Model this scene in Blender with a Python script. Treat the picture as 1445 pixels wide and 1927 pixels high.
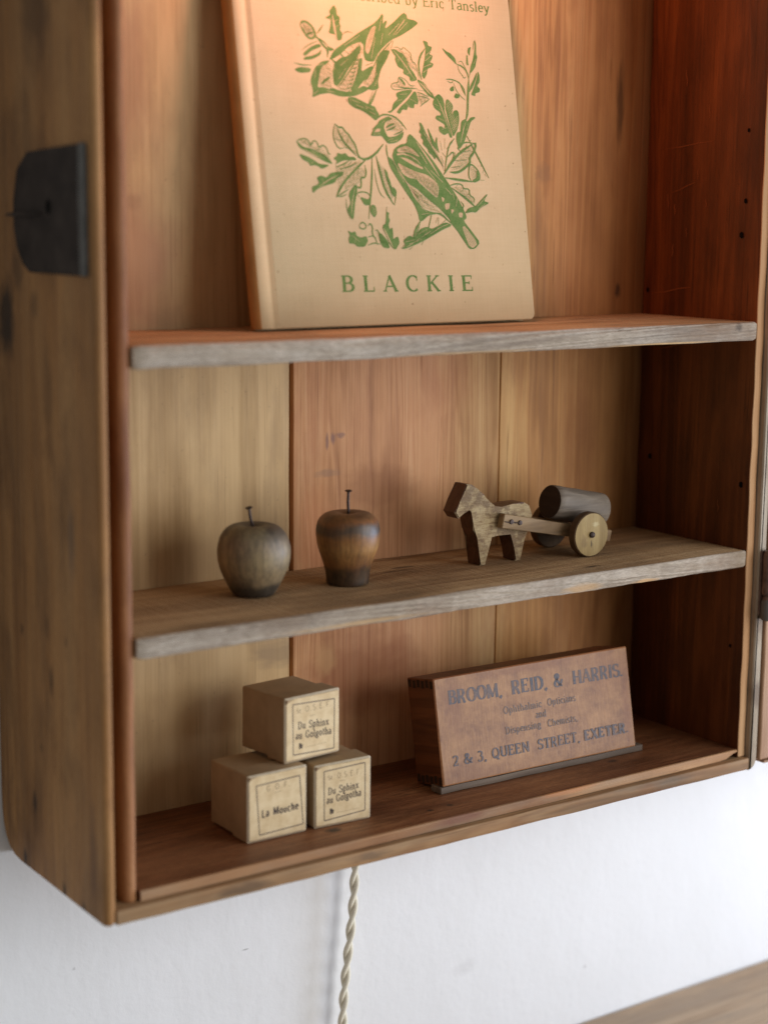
import bpy, bmesh, math, random
from mathutils import Vector, Matrix, noise

# ---------------------------------------------------------------- camera, world, lights
sc = bpy.context.scene
for o in list(bpy.data.objects):
    bpy.data.objects.remove(o)
COL = sc.collection

CAM = Vector((-0.38151, -0.73294, 0.33027))
RIGHT = Vector((0.81458173, -0.57996568, 0.00981922))
UP = Vector((0.08925944, 0.14205867, 0.98582559))
FWD = Vector((0.57313991, 0.80215905, -0.16748581))
cd = bpy.data.cameras.new('camera')
cam = bpy.data.objects.new('camera', cd)
COL.objects.link(cam)
cam.matrix_world = Matrix(((RIGHT.x, UP.x, -FWD.x, CAM.x), (RIGHT.y, UP.y, -FWD.y, CAM.y),
                           (RIGHT.z, UP.z, -FWD.z, CAM.z), (0, 0, 0, 1)))
cd.sensor_fit = 'VERTICAL'
cd.sensor_height = 36.0
cd.lens = 61.80
cd.clip_start = 0.02
cd.clip_end = 60
cd.dof.use_dof = True
cd.dof.focus_distance = 1.035
cd.dof.aperture_fstop = 4.2
cd.dof.aperture_blades = 9
sc.camera = cam

w = bpy.data.worlds.new('World')
sc.world = w
w.use_nodes = True
bg = w.node_tree.nodes['Background']
bg.inputs[0].default_value = (1.0, 0.98, 0.95, 1)
bg.inputs[1].default_value = 0.225


def area(name, loc, target, sx, sy, power, col):
    d = bpy.data.lights.new(name, 'AREA')
    d.shape = 'RECTANGLE'
    d.size, d.size_y = sx, sy
    d.energy = power
    d.color = col
    o = bpy.data.objects.new(name, d)
    COL.objects.link(o)
    o.location = loc
    o.rotation_euler = (Vector(target) - Vector(loc)).to_track_quat('-Z', 'Y').to_euler()
    return o


area('window_light', (1.25, -1.55, 0.30), (0.25, 0.1, 0.12), 1.25, 1.4, 24.5, (0.96, 0.975, 1.0))
area('side_window_light', (1.45, -0.40, -0.06), (0.62, 0.12, -0.12), 0.5, 0.6, 15.0, (0.68, 0.79, 1.0))
pl = bpy.data.lights.new('cabinet_lamp', 'POINT')
pl.energy = 0.80
pl.color = (1.0, 0.34, 0.18)
pl.shadow_soft_size = 0.022
plo = bpy.data.objects.new('cabinet_lamp', pl)
COL.objects.link(plo)
plo.location = (0.188, 0.014, 0.500)

sc.view_settings.view_transform = 'Standard'
sc.view_settings.look = 'None'
sc.view_settings.gamma = 1
sc.view_settings.exposure = 0.03
sc.view_settings.use_curve_mapping = False
sc.cycles.max_bounces = 8
sc.cycles.diffuse_bounces = 5
sc.cycles.use_denoising = True
sc.cycles.denoising_prefilter = 'NONE'

# ---------------------------------------------------------------- helpers


def lin(r, g, b):
    f = lambda c: ((c / 255 + 0.055) / 1.055) ** 2.4 if c > 10 else c / 255 / 12.92
    return (f(r), f(g), f(b), 1)


class NT:
    def __init__(self, name):
        self.m = bpy.data.materials.new(name)
        self.m.use_nodes = True
        self.t = self.m.node_tree
        self.t.nodes.clear()
        self.out = self.n('ShaderNodeOutputMaterial')
        self.b = self.n('ShaderNodeBsdfPrincipled')
        self.l(self.b.outputs[0], self.out.inputs[0])
        self.tc = self.n('ShaderNodeTexCoord').outputs['Object']

    def n(self, kind, **kw):
        x = self.t.nodes.new(kind)
        for k, v in kw.items():
            setattr(x, k, v)
        return x

    def l(self, a, b):
        self.t.links.new(a, b)

    def put(self, sock, v):
        if isinstance(v, (int, float, tuple)):
            sock.default_value = v
        else:
            self.l(v, sock)

    def mapping(self, scale, loc=(0, 0, 0), rot=(0, 0, 0), src=None):
        x = self.n('ShaderNodeMapping')
        x.inputs['Scale'].default_value = scale
        x.inputs['Location'].default_value = loc
        x.inputs['Rotation'].default_value = rot
        self.l(src or self.tc, x.inputs[0])
        return x.outputs[0]

    def noise(self, vec, scale=1, detail=4, rough=0.55, dist=0.0):
        x = self.n('ShaderNodeTexNoise')
        self.l(vec, x.inputs['Vector'])
        x.inputs['Scale'].default_value = scale
        x.inputs['Detail'].default_value = detail
        x.inputs['Roughness'].default_value = rough
        x.inputs['Distortion'].default_value = dist
        return x.outputs[0]

    def math(self, op, a, b=0.0, c=0.0, clamp=False):
        x = self.n('ShaderNodeMath', operation=op, use_clamp=clamp)
        self.put(x.inputs[0], a)
        self.put(x.inputs[1], b)
        self.put(x.inputs[2], c)
        return x.outputs[0]

    def ramp(self, fac, stops):
        x = self.n('ShaderNodeValToRGB')
        e = x.color_ramp.elements
        while len(e) < len(stops):
            e.new(0.5)
        for k, (p, c) in enumerate(stops):
            e[k].position = p
            e[k].color = c if isinstance(c, tuple) else (c, c, c, 1)
        self.l(fac, x.inputs[0])
        return x.outputs[0]

    def mix(self, fac, a, b, mode='MIX'):
        x = self.n('ShaderNodeMix', data_type='RGBA', blend_type=mode)
        self.put(x.inputs['Factor'], fac)
        self.put(x.inputs['A'], a) if False else self.put(x.inputs[6], a)
        self.put(x.inputs[7], b)
        return x.outputs[2]

    def bump(self, h, strength=0.3, dist=0.001):
        x = self.n('ShaderNodeBump')
        x.inputs['Strength'].default_value = strength
        x.inputs['Distance'].default_value = dist
        self.l(h, x.inputs['Height'])
        self.l(x.outputs[0], self.b.inputs['Normal'])

    def spot(self, pos, rad, soft=0.5, wob=0.5, seed=0):
        """0..1 mask of an irregular stain centred at pos with radii rad"""
        inv = tuple(1 / r for r in rad)
        v = self.mapping(inv, tuple(-p * i for p, i in zip(pos, inv)))
        x = self.n('ShaderNodeVectorMath', operation='LENGTH')
        self.l(v, x.inputs[0])
        nz = self.noise(self.mapping((1.6, 1.6, 1.6), (seed, seed * 1.7, 0), src=v), 1, 3)
        d = self.math('ADD', x.outputs['Value'], self.math('MULTIPLY_ADD', nz, wob * 2, -wob))
        return self.math('MULTIPLY_ADD', d, -1 / soft, 1 / soft, clamp=True)


def wood(name, dark, mid, light, axis='Z', seed=0.0, rough=0.62, grain=1.0, stain=None, stain_amt=0.5,
         bands=None, spots=(), bump=0.35, sawn=None, spec=0.25, specks=0.0, broad=1.0, grey=None, xaxis='X', rasp=0.0, pores=0.24, cracks=0.55):
    n = NT(name)
    ai = 'XYZ'.index(axis)

    def sc3(cross, along):
        s = [cross] * 3
        s[ai] = along
        return tuple(s)
    base = n.noise(n.mapping(sc3(26 * broad, 1.6), (seed, seed * 0.7, seed * 1.3)), 1, 3, 0.5, 0.6)
    rings = n.math('SINE', n.math('MULTIPLY', base, 95 * grain))
    rings = n.math('MULTIPLY_ADD', rings, 0.5, 0.5)
    fib = n.noise(n.mapping(sc3(620, 9), (seed * 2, 3, seed)), 1, 5, 0.65)
    fib2 = n.noise(n.mapping(sc3(170, 5), (seed, seed * 3, 1)), 1, 4, 0.6)
    blot = n.noise(n.mapping(sc3(22, 9), (seed * 5, seed, 2)), 1, 4, 0.6)
    f = n.math('MULTIPLY_ADD', rings, 0.12, -0.06)
    f = n.math('ADD', f, n.math('MULTIPLY_ADD', fib, 0.20, -0.10))
    f = n.math('ADD', f, n.math('MULTIPLY_ADD', fib2, 0.28, -0.14))
    f = n.math('ADD', f, n.math('MULTIPLY_ADD', blot, 0.6, -0.30))
    f = n.math('ADD', f, n.math('MULTIPLY_ADD', base, 0.8, 0.1))
    col = n.ramp(f, [(0.22, dark), (0.5, mid), (0.8, light)])
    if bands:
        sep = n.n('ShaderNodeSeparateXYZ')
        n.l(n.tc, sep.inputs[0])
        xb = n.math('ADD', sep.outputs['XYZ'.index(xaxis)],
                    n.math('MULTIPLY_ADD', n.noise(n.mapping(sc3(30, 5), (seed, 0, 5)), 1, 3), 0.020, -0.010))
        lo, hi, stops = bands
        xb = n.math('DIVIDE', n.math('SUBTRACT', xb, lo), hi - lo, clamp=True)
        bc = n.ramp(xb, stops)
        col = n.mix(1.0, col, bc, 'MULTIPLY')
    if stain:
        s = n.noise(n.mapping(sc3(34, 12), (seed * 3, 7, seed)), 1, 5, 0.62)
        s = n.ramp(s, [(0.50, 0.0), (0.68, 1.0)])
        col = n.mix(n.math('MULTIPLY', s, stain_amt), col, stain)
    if grey:
        s = n.noise(n.mapping(sc3(70, 14), (seed, 2, seed * 2)), 1, 5, 0.6)
        s = n.ramp(s, [(0.40, 0.0), (0.62, 1.0)])
        col = n.mix(n.math('MULTIPLY', s, grey[1]), col, grey[0])
    pr = n.noise(n.mapping(sc3(760, 16), (seed * 1.9, 6, seed)), 1, 3, 0.6)
    col = n.mix(n.math('MULTIPLY', n.ramp(pr, [(.54, 0.0), (.66, 1.0)]), pores), col, dark)
    if cracks:
        s = n.noise(n.mapping(sc3(210, 2.4), (seed, 9, seed * 1.4)), 1, 2, 0.5, 0.15)
        s = n.math('ABSOLUTE', n.math('SUBTRACT', s, 0.5))
        gate = n.ramp(n.noise(n.mapping(sc3(60, 14), (seed, 1, 8)), 1, 2), [(.52, 0.0), (.60, 1.0)])
        col = n.mix(n.math('MULTIPLY', n.math('MULTIPLY', n.ramp(s, [(0.004, 1.0), (0.016, 0.0)]), gate), cracks), col, dark)
    if rasp:
        s = n.noise(n.mapping(sc3(1100, 240), (seed, 4, 2), rot=(0, 0.35, 0)), 1, 4, 0.7)
        col = n.mix(n.math('MULTIPLY', n.ramp(s, [(.42, 0.0), (.62, 1.0)]), rasp), col, dark)
    if specks:
        s = n.noise(n.mapping((330, 330, 330), (seed, 1, 1)), 1, 2, 0.5)
        s = n.ramp(s, [(0.68, 0.0), (0.74, 1.0)])
        col = n.mix(n.math('MULTIPLY', s, specks), col, (0.012, 0.009, 0.007, 1))
    for i, (p, r, c, a) in enumerate(spots):
        m = n.spot(p, r, soft=0.6, wob=0.55, seed=seed + i * 3.1)
        col = n.mix(n.math('MULTIPLY', m, a), col, c)
    n.l(col, n.b.inputs['Base Color'])
    n.b.inputs['Specular IOR Level'].default_value = spec
    n.l(n.math('MULTIPLY_ADD', fib2, 0.25, rough - 0.12), n.b.inputs['Roughness'])
    h = n.math('ADD', n.math('MULTIPLY', fib, 0.6), n.math('MULTIPLY', rings, 0.25))
    if sawn:
        s = [14, 14, 14]
        s['XYZ'.index(sawn)] = 520
        sw = n.noise(n.mapping(tuple(s), (0, 0, 0), rot=(0, 0, 0.25)), 1, 2, 0.5, 0.4)
        sw2 = n.noise(n.mapping((700, 700, 700)), 1, 3, 0.6)
        h = n.math('ADD', h, n.math('ADD', n.math('MULTIPLY', sw, 1.6), n.math('MULTIPLY', sw2, 0.9)))
    n.bump(h, bump, 0.0012)
    return n.m


def plain(name, col, rough=0.6, spec=0.3, metal=0.0, var=0.25, scale=60, bump=0.1, bscale=400, dark=None, stretch=None):
    n = NT(name)
    nz = n.noise(n.mapping(stretch or (scale,) * 3), 1, 4, 0.6)
    c = n.mix(n.ramp(nz, [(0.35, 0.0), (0.7, 1.0)]), col,
              dark or tuple(v * (1 - var) for v in col[:3]) + (1,))
    n.l(c, n.b.inputs['Base Color'])
    n.b.inputs['Roughness'].default_value = rough
    n.b.inputs['Specular IOR Level'].default_value = spec
    n.b.inputs['Metallic'].default_value = metal
    if bump:
        n.bump(n.noise(n.mapping((bscale,) * 3), 1, 3, 0.6), bump, 0.0006)
    return n.m


def link(name, bm, mats, parent=None, smooth=True, angle=35, loc=None):
    me = bpy.data.meshes.new(name)
    bmesh.ops.recalc_face_normals(bm, faces=bm.faces[:]) if smooth is not None else None
    bm.to_mesh(me)
    bm.free()
    for m in (mats if isinstance(mats, (list, tuple)) else [mats]):
        me.materials.append(m)
    if smooth:
        me.polygons.foreach_set('use_smooth', [True] * len(me.polygons))
        me.set_sharp_from_angle(angle=math.radians(angle))
    o = bpy.data.objects.new(name, me)
    COL.objects.link(o)
    if parent:
        o.parent = parent
    if loc:
        o.location = loc
    return o


def thing(name, label, cat, loc=(0, 0, 0), rot=(0, 0, 0), group=None):
    o = bpy.data.objects.new(name, None)
    o.empty_display_size = 0.02
    COL.objects.link(o)
    o.location = loc
    o.rotation_euler = rot
    tag(o, label, cat, group)
    return o


def tag(o, label, cat, group=None):
    o['label'] = label
    o['category'] = cat
    if group:
        o['group'] = group


def prof_rect(a0, a1, b0, b1, r=0.001, seg=3):
    """rounded rectangle outline, r a number or four radii (corner order a0b0, a1b0, a1b1, a0b1)"""
    rr = [r] * 4 if not isinstance(r, (list, tuple)) else r
    cs = [((a0, b0), 180), ((a1, b0), 270), ((a1, b1), 0), ((a0, b1), 90)]
    pts = []
    for ((x, y), st), q in zip(cs, rr):
        q = max(q, 1e-5)
        cx = x + q if x == a0 else x - q
        cy = y + q if y == b0 else y - q
        s = max(1, seg if q < 0.003 else seg * 2)
        for k in range(s + 1):
            t = math.radians(st + 90 * k / s)
            pts.append((cx + q * math.cos(t), cy + q * math.sin(t)))
    return pts


def prism(bm, prof, axis, t0, t1, n=1, wob=0.0, wfreq=40, seed=0, end=0.0006, mat=0, rnd_end=0.0):
    """extrude an outline along an axis, with slightly chamfered ends and a hand-worn wobble"""
    ts = [t0, t0 + end] + [t0 + end + (t1 - t0 - 2 * end) * k / n for k in range(1, n)] + [t1 - end, t1]
    cx = sum(p[0] for p in prof) / len(prof)
    cy = sum(p[1] for p in prof) / len(prof)
    ex = max(abs(p[0] - cx) for p in prof)
    ey = max(abs(p[1] - cy) for p in prof)
    loops = []
    ins = {0: end, len(ts) - 1: end}
    if rnd_end:
        st = 7
        q = rnd_end
        lo = [(t0 + q * (1 - math.cos(math.pi / 2 * k / st)), q * (1 - math.sin(math.pi / 2 * k / st))) for k in range(st + 1)]
        hi = [(t1 - (t - t0), s) for t, s in reversed(lo)]
        ts = [t for t, s in lo + hi]
        ins = dict(enumerate(s for t, s in lo + hi))
    for i, t in enumerate(ts):
        endr = i in ins
        end = ins.get(i, end)
        lp = []
        for a, b in prof:
            if endr:
                a = cx + (a - cx) * max(0, 1 - end / ex)
                b = cy + (b - cy) * max(0, 1 - end / ey)
            if wob:
                da = wob * noise.noise(Vector((t * wfreq + seed, a * wfreq, b * wfreq + 3)))
                db = wob * noise.noise(Vector((t * wfreq + seed + 50, a * wfreq, b * wfreq)))
            else:
                da = db = 0
            v = (t, a + da, b + db) if axis == 'X' else ((a + da, t, b + db) if axis == 'Y' else (a + da, b + db, t))
            lp.append(bm.verts.new(v))
        loops.append(lp)
    m = len(prof)
    fs = []
    for l0, l1 in zip(loops, loops[1:]):
        for k in range(m):
            fs.append(bm.faces.new((l0[k], l0[(k + 1) % m], l1[(k + 1) % m], l1[k])))
    fs.append(bm.faces.new(loops[0]))
    fs.append(bm.faces.new(loops[-1]))
    for f in fs:
        f.material_index = mat
    return fs


def box(bm, x0, x1, y0, y1, z0, z1, r=0.0006, axis='X', n=1, wob=0.0, seed=0, mat=0, wfreq=40):
    if axis == 'X':
        return prism(bm, prof_rect(y0, y1, z0, z1, r), 'X', x0, x1, n, wob, wfreq, seed, min(r if not isinstance(r, (list, tuple)) else .0006, 0.001), mat)
    if axis == 'Y':
        return prism(bm, prof_rect(x0, x1, z0, z1, r), 'Y', y0, y1, n, wob, wfreq, seed, min(r if not isinstance(r, (list, tuple)) else .0006, 0.001), mat)
    return prism(bm, prof_rect(x0, x1, y0, y1, r), 'Z', z0, z1, n, wob, wfreq, seed, min(r if not isinstance(r, (list, tuple)) else .0006, 0.001), mat)


def lathe(bm, prof, seg=64, origin=(0, 0, 0), direction=None, mat=0):
    rot = Vector((0, 0, 1)).rotation_difference(Vector(direction)).to_matrix() if direction else Matrix.Identity(3)
    o = Vector(origin)
    loops = []
    for r, z in prof:
        if r < 1e-6:
            loops.append([bm.verts.new(o + rot @ Vector((0, 0, z)))])
        else:
            loops.append([bm.verts.new(o + rot @ Vector((r * math.cos(2 * math.pi * k / seg), r * math.sin(2 * math.pi * k / seg), z))) for k in range(seg)])
    for a, b in zip(loops, loops[1:]):
        for k in range(seg):
            q = [a[k % len(a)], a[(k + 1) % len(a)], b[(k + 1) % len(b)], b[k % len(b)]]
            q2 = []
            for v in q:
                if v not in q2:
                    q2.append(v)
            if len(q2) > 2:
                bm.faces.new(q2).material_index = mat
    for lp in (loops[0], loops[-1]):
        if len(lp) > 2:
            bm.faces.new(lp).material_index = mat


def tube(bm, pts, rad, seg=12, mat=0):
    loops = []
    for i, p in enumerate(pts):
        p = Vector(p)
        d = (Vector(pts[min(i + 1, len(pts) - 1)]) - Vector(pts[max(i - 1, 0)])).normalized()
        u = d.cross(Vector((0.3, 1, 0.1))).normalized()
        v = d.cross(u)
        r = rad[i] if isinstance(rad, (list, tuple)) else rad
        loops.append([bm.verts.new(p + r * (math.cos(2 * math.pi * k / seg) * u + math.sin(2 * math.pi * k / seg) * v)) for k in range(seg)])
    for a, b in zip(loops, loops[1:]):
        for k in range(seg):
            bm.faces.new((a[k], a[(k + 1) % seg], b[(k + 1) % seg], b[k])).material_index = mat
    bm.faces.new(loops[0]).material_index = mat
    bm.faces.new(loops[-1]).material_index = mat


# ---------------------------------------------------------------- flat printing (ink on paper, cloth and wood)
class Ink:
    """ink laid on a plane y = -h of the local XZ frame; every piece sits a few microns above the last"""

    def __init__(self, h=0.00006, step=7e-7):
        self.bm = bmesh.new()
        self.h = h
        self.step = step

    def poly(self, pts, mat=0):
        if len(pts) < 3:
            return
        self.h += self.step
        vs = [self.bm.verts.new((x, -self.h, z)) for x, z in pts]
        f = self.bm.faces.new(vs)
        f.material_index = mat

    def ribbon(self, pts, widths, mat=0, pointed=False):
        P = [Vector(p) for p in pts]
        Q = [P[0]]
        W = [widths[0]]
        for p, wd in zip(P[1:], widths[1:]):
            if (p - Q[-1]).length > 1e-7:
                Q.append(p)
                W.append(wd)
        if len(Q) < 2:
            return
        self.h += self.step
        Lf, Rt = [], []
        for i, p in enumerate(Q):
            a = (Q[i] - Q[i - 1]).normalized() if i else None
            b = (Q[i + 1] - Q[i]).normalized() if i < len(Q) - 1 else None
            d = (a + b) if a and b else (a or b)
            if d.length < 1e-6:
                d = b
            d = d.normalized()
            nrm = Vector((-d.y, d.x))
            k = 1.0
            if a and b:
                k = min(1.5, 1 / max(0.5, abs(d.dot(a))))
            ww = W[i] * 0.5 * k
            if pointed and i in (0, len(Q) - 1):
                ww *= 0.3
            Lf.append(p + nrm * ww)
            Rt.append(p - nrm * ww)
        vl = [self.bm.verts.new((v.x, -self.h, v.y)) for v in Lf]
        vr = [self.bm.verts.new((v.x, -self.h, v.y)) for v in Rt]
        for i in range(len(Q) - 1):
            self.bm.faces.new((vl[i], vl[i + 1], vr[i + 1], vr[i])).material_index = mat

    def done(self, name, mats, parent):
        for f in self.bm.faces:
            f.normal_update()
            if f.normal.y > 0:
                f.normal_flip()
        return link(name, self.bm, mats, parent, smooth=None)


def arc(cx, cy, rx, ry, a0, a1, n=16):
    return [(cx + rx * math.cos(math.radians(a0 + (a1 - a0) * k / n)), cy + ry * math.sin(math.radians(a0 + (a1 - a0) * k / n))) for k in range(n + 1)]


def _glyphs():
    G = {}
    A = arc

    def g(ch, wd, strokes, serifs=(), ticks=()):
        G[ch] = (wd, strokes, serifs, ticks)
    g('A', .80, [[(.09, 0), (.38, 1)], [(.36, 1), (.70, 0)], [(.20, .32), (.58, .32)]], [(.09, 0, .1), (.70, 0, .11)])
    g('B', .70, [[(.14, 0), (.14, 1)], [(.12, .97), (.33, .97)] + A(.33, .75, .20, .22, 88, -88) + [(.14, .53)], [(.33, .53)] + A(.36, .28, .23, .25, 88, -88) + [(.12, .03)]], [(.08, 0, .07), (.08, 1, .07)])
    g('C', .74, [A(.42, .5, .32, .485, 48, 312, 24)], [], [(.635, .93, .66), (.635, .34, .07)][:1])
    g('D', .76, [[(.14, 0), (.14, 1)], [(.12, .97), (.30, .97)] + A(.31, .5, .34, .47, 88, -88, 20) + [(.12, .03)]], [(.08, 0, .07), (.08, 1, .07)])
    g('E', .68, [[(.14, 0), (.14, 1)], [(.12, .97), (.58, .97)], [(.14, .52), (.44, .52)], [(.12, .03), (.61, .03)]], [(.08, 0, .07), (.08, 1, .07)], [(.575, .98, .76), (.60, .02, .26), (.44, .62, .42)])
    g('F', .62, [[(.14, 0), (.14, 1)], [(.12, .97), (.57, .97)], [(.14, .5), (.43, .5)]], [(.14, 0, .13), (.08, 1, .07)], [(.565, .98, .76), (.43, .6, .4)])
    g('G', .80, [A(.42, .5, .32, .485, 48, 325, 24), [(.67, .42), (.67, .08)]], [(.64, .42, .13)], [(.635, .93, .68)])
    g('H', .84, [[(.16, 0), (.16, 1)], [(.68, 0), (.68, 1)], [(.16, .52), (.68, .52)]], [(.16, 0, .13), (.16, 1, .13), (.68, 0, .13), (.68, 1, .13)])
    g('I', .36, [[(.18, 0), (.18, 1)]], [(.18, 0, .13), (.18, 1, .13)])
    g('K', .78, [[(.15, 0), (.15, 1)], [(.64, 1), (.17, .42)], [(.30, .57), (.66, 0)]], [(.15, 0, .13), (.15, 1, .13), (.62, 1, .11), (.66, 0, .11)])
    g('L', .64, [[(.15, 0), (.15, 1)], [(.12, .03), (.58, .03)]], [(.15, 1, .13), (.09, 0, .08)], [(.575, .02, .30)])
    g('M', .98, [[(.13, 0), (.16, 1)], [(.16, 1), (.48, .06)], [(.48, .06), (.80, 1)], [(.81, 1), (.83, 0)]], [(.13, 0, .1), (.12, 1, .08), (.83, 0, .12), (.86, 1, .08)])
    g('N', .84, [[(.15, 0), (.15, 1)], [(.15, 1), (.68, 0)], [(.68, 0), (.68, 1)]], [(.15, 0, .12), (.11, 1, .08), (.68, 1, .12)])
    g('O', .82, [A(.41, .5, .32, .485, 90, 450, 28)])
    g('Q', .84, [A(.41, .5, .32, .485, 90, 450, 28), [(.40, .22), (.52, .12), (.62, -.10), (.76, -.14)]])
    g('P', .66, [[(.14, 0), (.14, 1)], [(.12, .97), (.33, .97)] + A(.34, .72, .22, .25, 88, -88) + [(.14, .47)]], [(.14, 0, .13), (.08, 1, .07)])
    g('R', .76, [[(.14, 0), (.14, 1)], [(.12, .97), (.33, .97)] + A(.34, .73, .21, .24, 88, -88) + [(.14, .49)], [(.34, .49), (.50, .25), (.56, .03), (.68, .02)]], [(.14, 0, .13), (.08, 1, .07)])
    g('S', .66, [A(.33, .75, .22, .235, 35, 240, 14) + A(.34, .26, .24, .245, 70, -145, 16)], [], [(.55, .97, .72), (.10, .03, .28)])
    g('T', .74, [[(.37, 0), (.37, 1)], [(.06, .97), (.68, .97)]], [(.37, 0, .14)], [(.075, .98, .74), (.665, .98, .74)])
    g('U', .82, [[(.15, 1), (.15, .33)] + A(.41, .31, .26, .29, 180, 360, 16) + [(.67, 1)]], [(.15, 1, .12), (.67, 1, .11)])
    g('X', .78, [[(.11, 1), (.66, 0)], [(.64, 1), (.12, 0)]], [(.12, 1, .11), (.66, 0, .12), (.64, 1, .11), (.12, 0, .11)])
    g('a', .54, [A(.26, .48, .16, .18, 150, 0, 10) + [(.42, .12), (.50, .04)], [(.42, .40), (.24, .36)] + A(.22, .18, .15, .17, 90, 300, 12) + [(.42, .14)]])
    g('b', .60, [[(.13, 0), (.13, 1)], A(.30, .33, .19, .32, 150, -150, 20)], [(.08, 1, .06)])
    g('c', .52, [A(.29, .33, .20, .32, 50, 315, 18)], [], [(.43, .60, .44)])
    g('d', .62, [[(.46, 0), (.46, 1)], A(.28, .33, .19, .32, 30, 330, 20)], [(.41, 1, .06), (.51, 0, .06)])
    g('e', .53, [[(.09, .37), (.46, .37)] + A(.28, .34, .19, .31, 5, 315, 20)])
    g('g', .58, [A(.27, .40, .17, .24, 90, 450, 20), A(.27, -.10, .20, .15, 90, 450, 18), [(.20, .18), (.14, .08), (.24, .03)], [(.40, .58), (.53, .62)]])
    g('h', .62, [[(.13, 0), (.13, 1)], [(.13, .45)] + A(.30, .44, .17, .20, 150, 0, 10) + [(.47, 0)]], [(.13, 0, .1), (.08, 1, .06), (.47, 0, .1)])
    g('i', .30, [[(.15, 0), (.15, .64)], [(.15, .84), (.15, .95)]], [(.15, 0, .1), (.10, .64, .06)])
    g('l', .30, [[(.15, 0), (.15, 1)]], [(.15, 0, .1), (.10, 1, .06)])
    g('m', .92, [[(.13, 0), (.13, .64)], [(.13, .45)] + A(.28, .44, .16, .20, 150, 0, 10) + [(.44, 0)], [(.44, .45)] + A(.60, .44, .16, .20, 150, 0, 10) + [(.76, 0)]], [(.13, 0, .09), (.08, .64, .06), (.44, 0, .09), (.76, 0, .09)])
    g('n', .62, [[(.13, 0), (.13, .64)], [(.13, .45)] + A(.30, .44, .17, .20, 150, 0, 10) + [(.47, 0)]], [(.13, 0, .1), (.08, .64, .06), (.47, 0, .1)])
    g('o', .58, [A(.29, .33, .20, .32, 90, 450, 22)])
    g('p', .62, [[(.13, -.30), (.13, .64)], A(.31, .33, .19, .32, 150, -150, 20)], [(.13, -.30, .1), (.08, .64, .06)])
    g('r', .44, [[(.13, 0), (.13, .64)], [(.13, .42)] + A(.28, .44, .14, .19, 150, 50, 8)], [(.13, 0, .1), (.08, .64, .06)])
    g('s', .46, [A(.24, .49, .15, .155, 40, 245, 12) + A(.23, .165, .16, .165, 70, -145, 12)])
    g('t', .38, [[(.17, .88), (.17, .14)] + A(.26, .13, .09, .11, 180, 310, 8), [(.05, .62), (.33, .62)]])
    g('u', .62, [[(.13, .64), (.13, .20)] + A(.28, .19, .15, .18, 180, 320, 10), [(.47, .64), (.47, 0)]], [(.08, .64, .06), (.42, .64, .06), (.52, 0, .06)])
    g('x', .58, [[(.09, .64), (.48, 0)], [(.46, .64), (.10, 0)]], [(.10, .64, .09), (.47, 0, .1), (.46, .64, .09), (.10, 0, .09)])
    g('y', .58, [[(.08, .64), (.30, .04)], [(.49, .64), (.26, -.16), (.16, -.28), (.07, -.24)]], [(.09, .64, .09), (.49, .64, .09)])
    g('2', .62, [A(.30, .72, .21, .26, 165, -20, 14) + [(.42, .45), (.10, .04)], [(.09, .04), (.53, .04)]], [], [(.53, .03, .24)])
    g('3', .60, [A(.28, .76, .20, .22, 150, -80, 14), A(.28, .28, .23, .27, 85, -155, 16)])
    g('&', .86, [[(.80, .50), (.62, .14)] + A(.34, .25, .24, .24, -20, -190, 12) + [(.20, .46), (.42, .66)] + A(.34, .80, .13, .17, -30, 200, 12) + [(.40, .42), (.62, .12), (.80, .03)]], [(.78, .52, .10)])
    g(',', .26, [[(.12, .06), (.15, -.02), (.08, -.16)]])
    g('.', .24, [[(.11, 0), (.11, .11)]])
    return G


GLY = _glyphs()


def text(ink, s, x0, x1, z, cap, thick=.14, thin=.06, track=0.0, space=.36, serif=True, mat=0, slope=0.0, jitter=0.0, seed=1):
    """set a line from x0 to x1 (width fitted) with its baseline at z"""
    rnd = random.Random(seed)
    tot = 0
    for ch in s:
        tot += (space if ch == ' ' else GLY[ch][0]) + track
    tot -= track
    k = (x1 - x0) / tot
    x = x0
    for ch in s:
        if ch == ' ':
            x += (space + track) * k
            continue
        wd, strokes, serifs, ticks = GLY[ch]
        jz = rnd.uniform(-jitter, jitter)

        def T(p):
            xx = x + p[0] * k
            return (xx, z + p[1] * cap + slope * (xx - x0) + jz)
        for st in strokes:
            pts = [T(p) for p in st]
            ws = []
            for i in range(len(st)):
                a, b = st[max(0, i - 1)], st[min(len(st) - 1, i + 1)]
                dx, dy = (b[0] - a[0]) * k, (b[1] - a[1]) * cap
                ln = math.hypot(dx, dy) or 1
                v = abs(dy) / ln
                if len(st) == 2 and dx * dy > 0 and abs(dx) > .1 * k and serif:
                    v *= 0.25
                ws.append((thin + (thick - thin) * v ** 1.5) * (cap * .5 + k * .5))
            ink.ribbon(pts, ws, mat)
        if serif:
            for sx, sy, hw in serifs:
                dz = .025 if sy < .1 else -.025
                ink.ribbon([T((sx - hw, sy + dz)), T((sx + hw, sy + dz))], [thin * cap * 1.05] * 2, mat)
            for sx, sa, sb in ticks:
                ink.ribbon([T((sx, sa)), T((sx, sb))], [thin * cap * 1.2, thin * cap * .7], mat)
        x += (wd + track) * k

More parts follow.
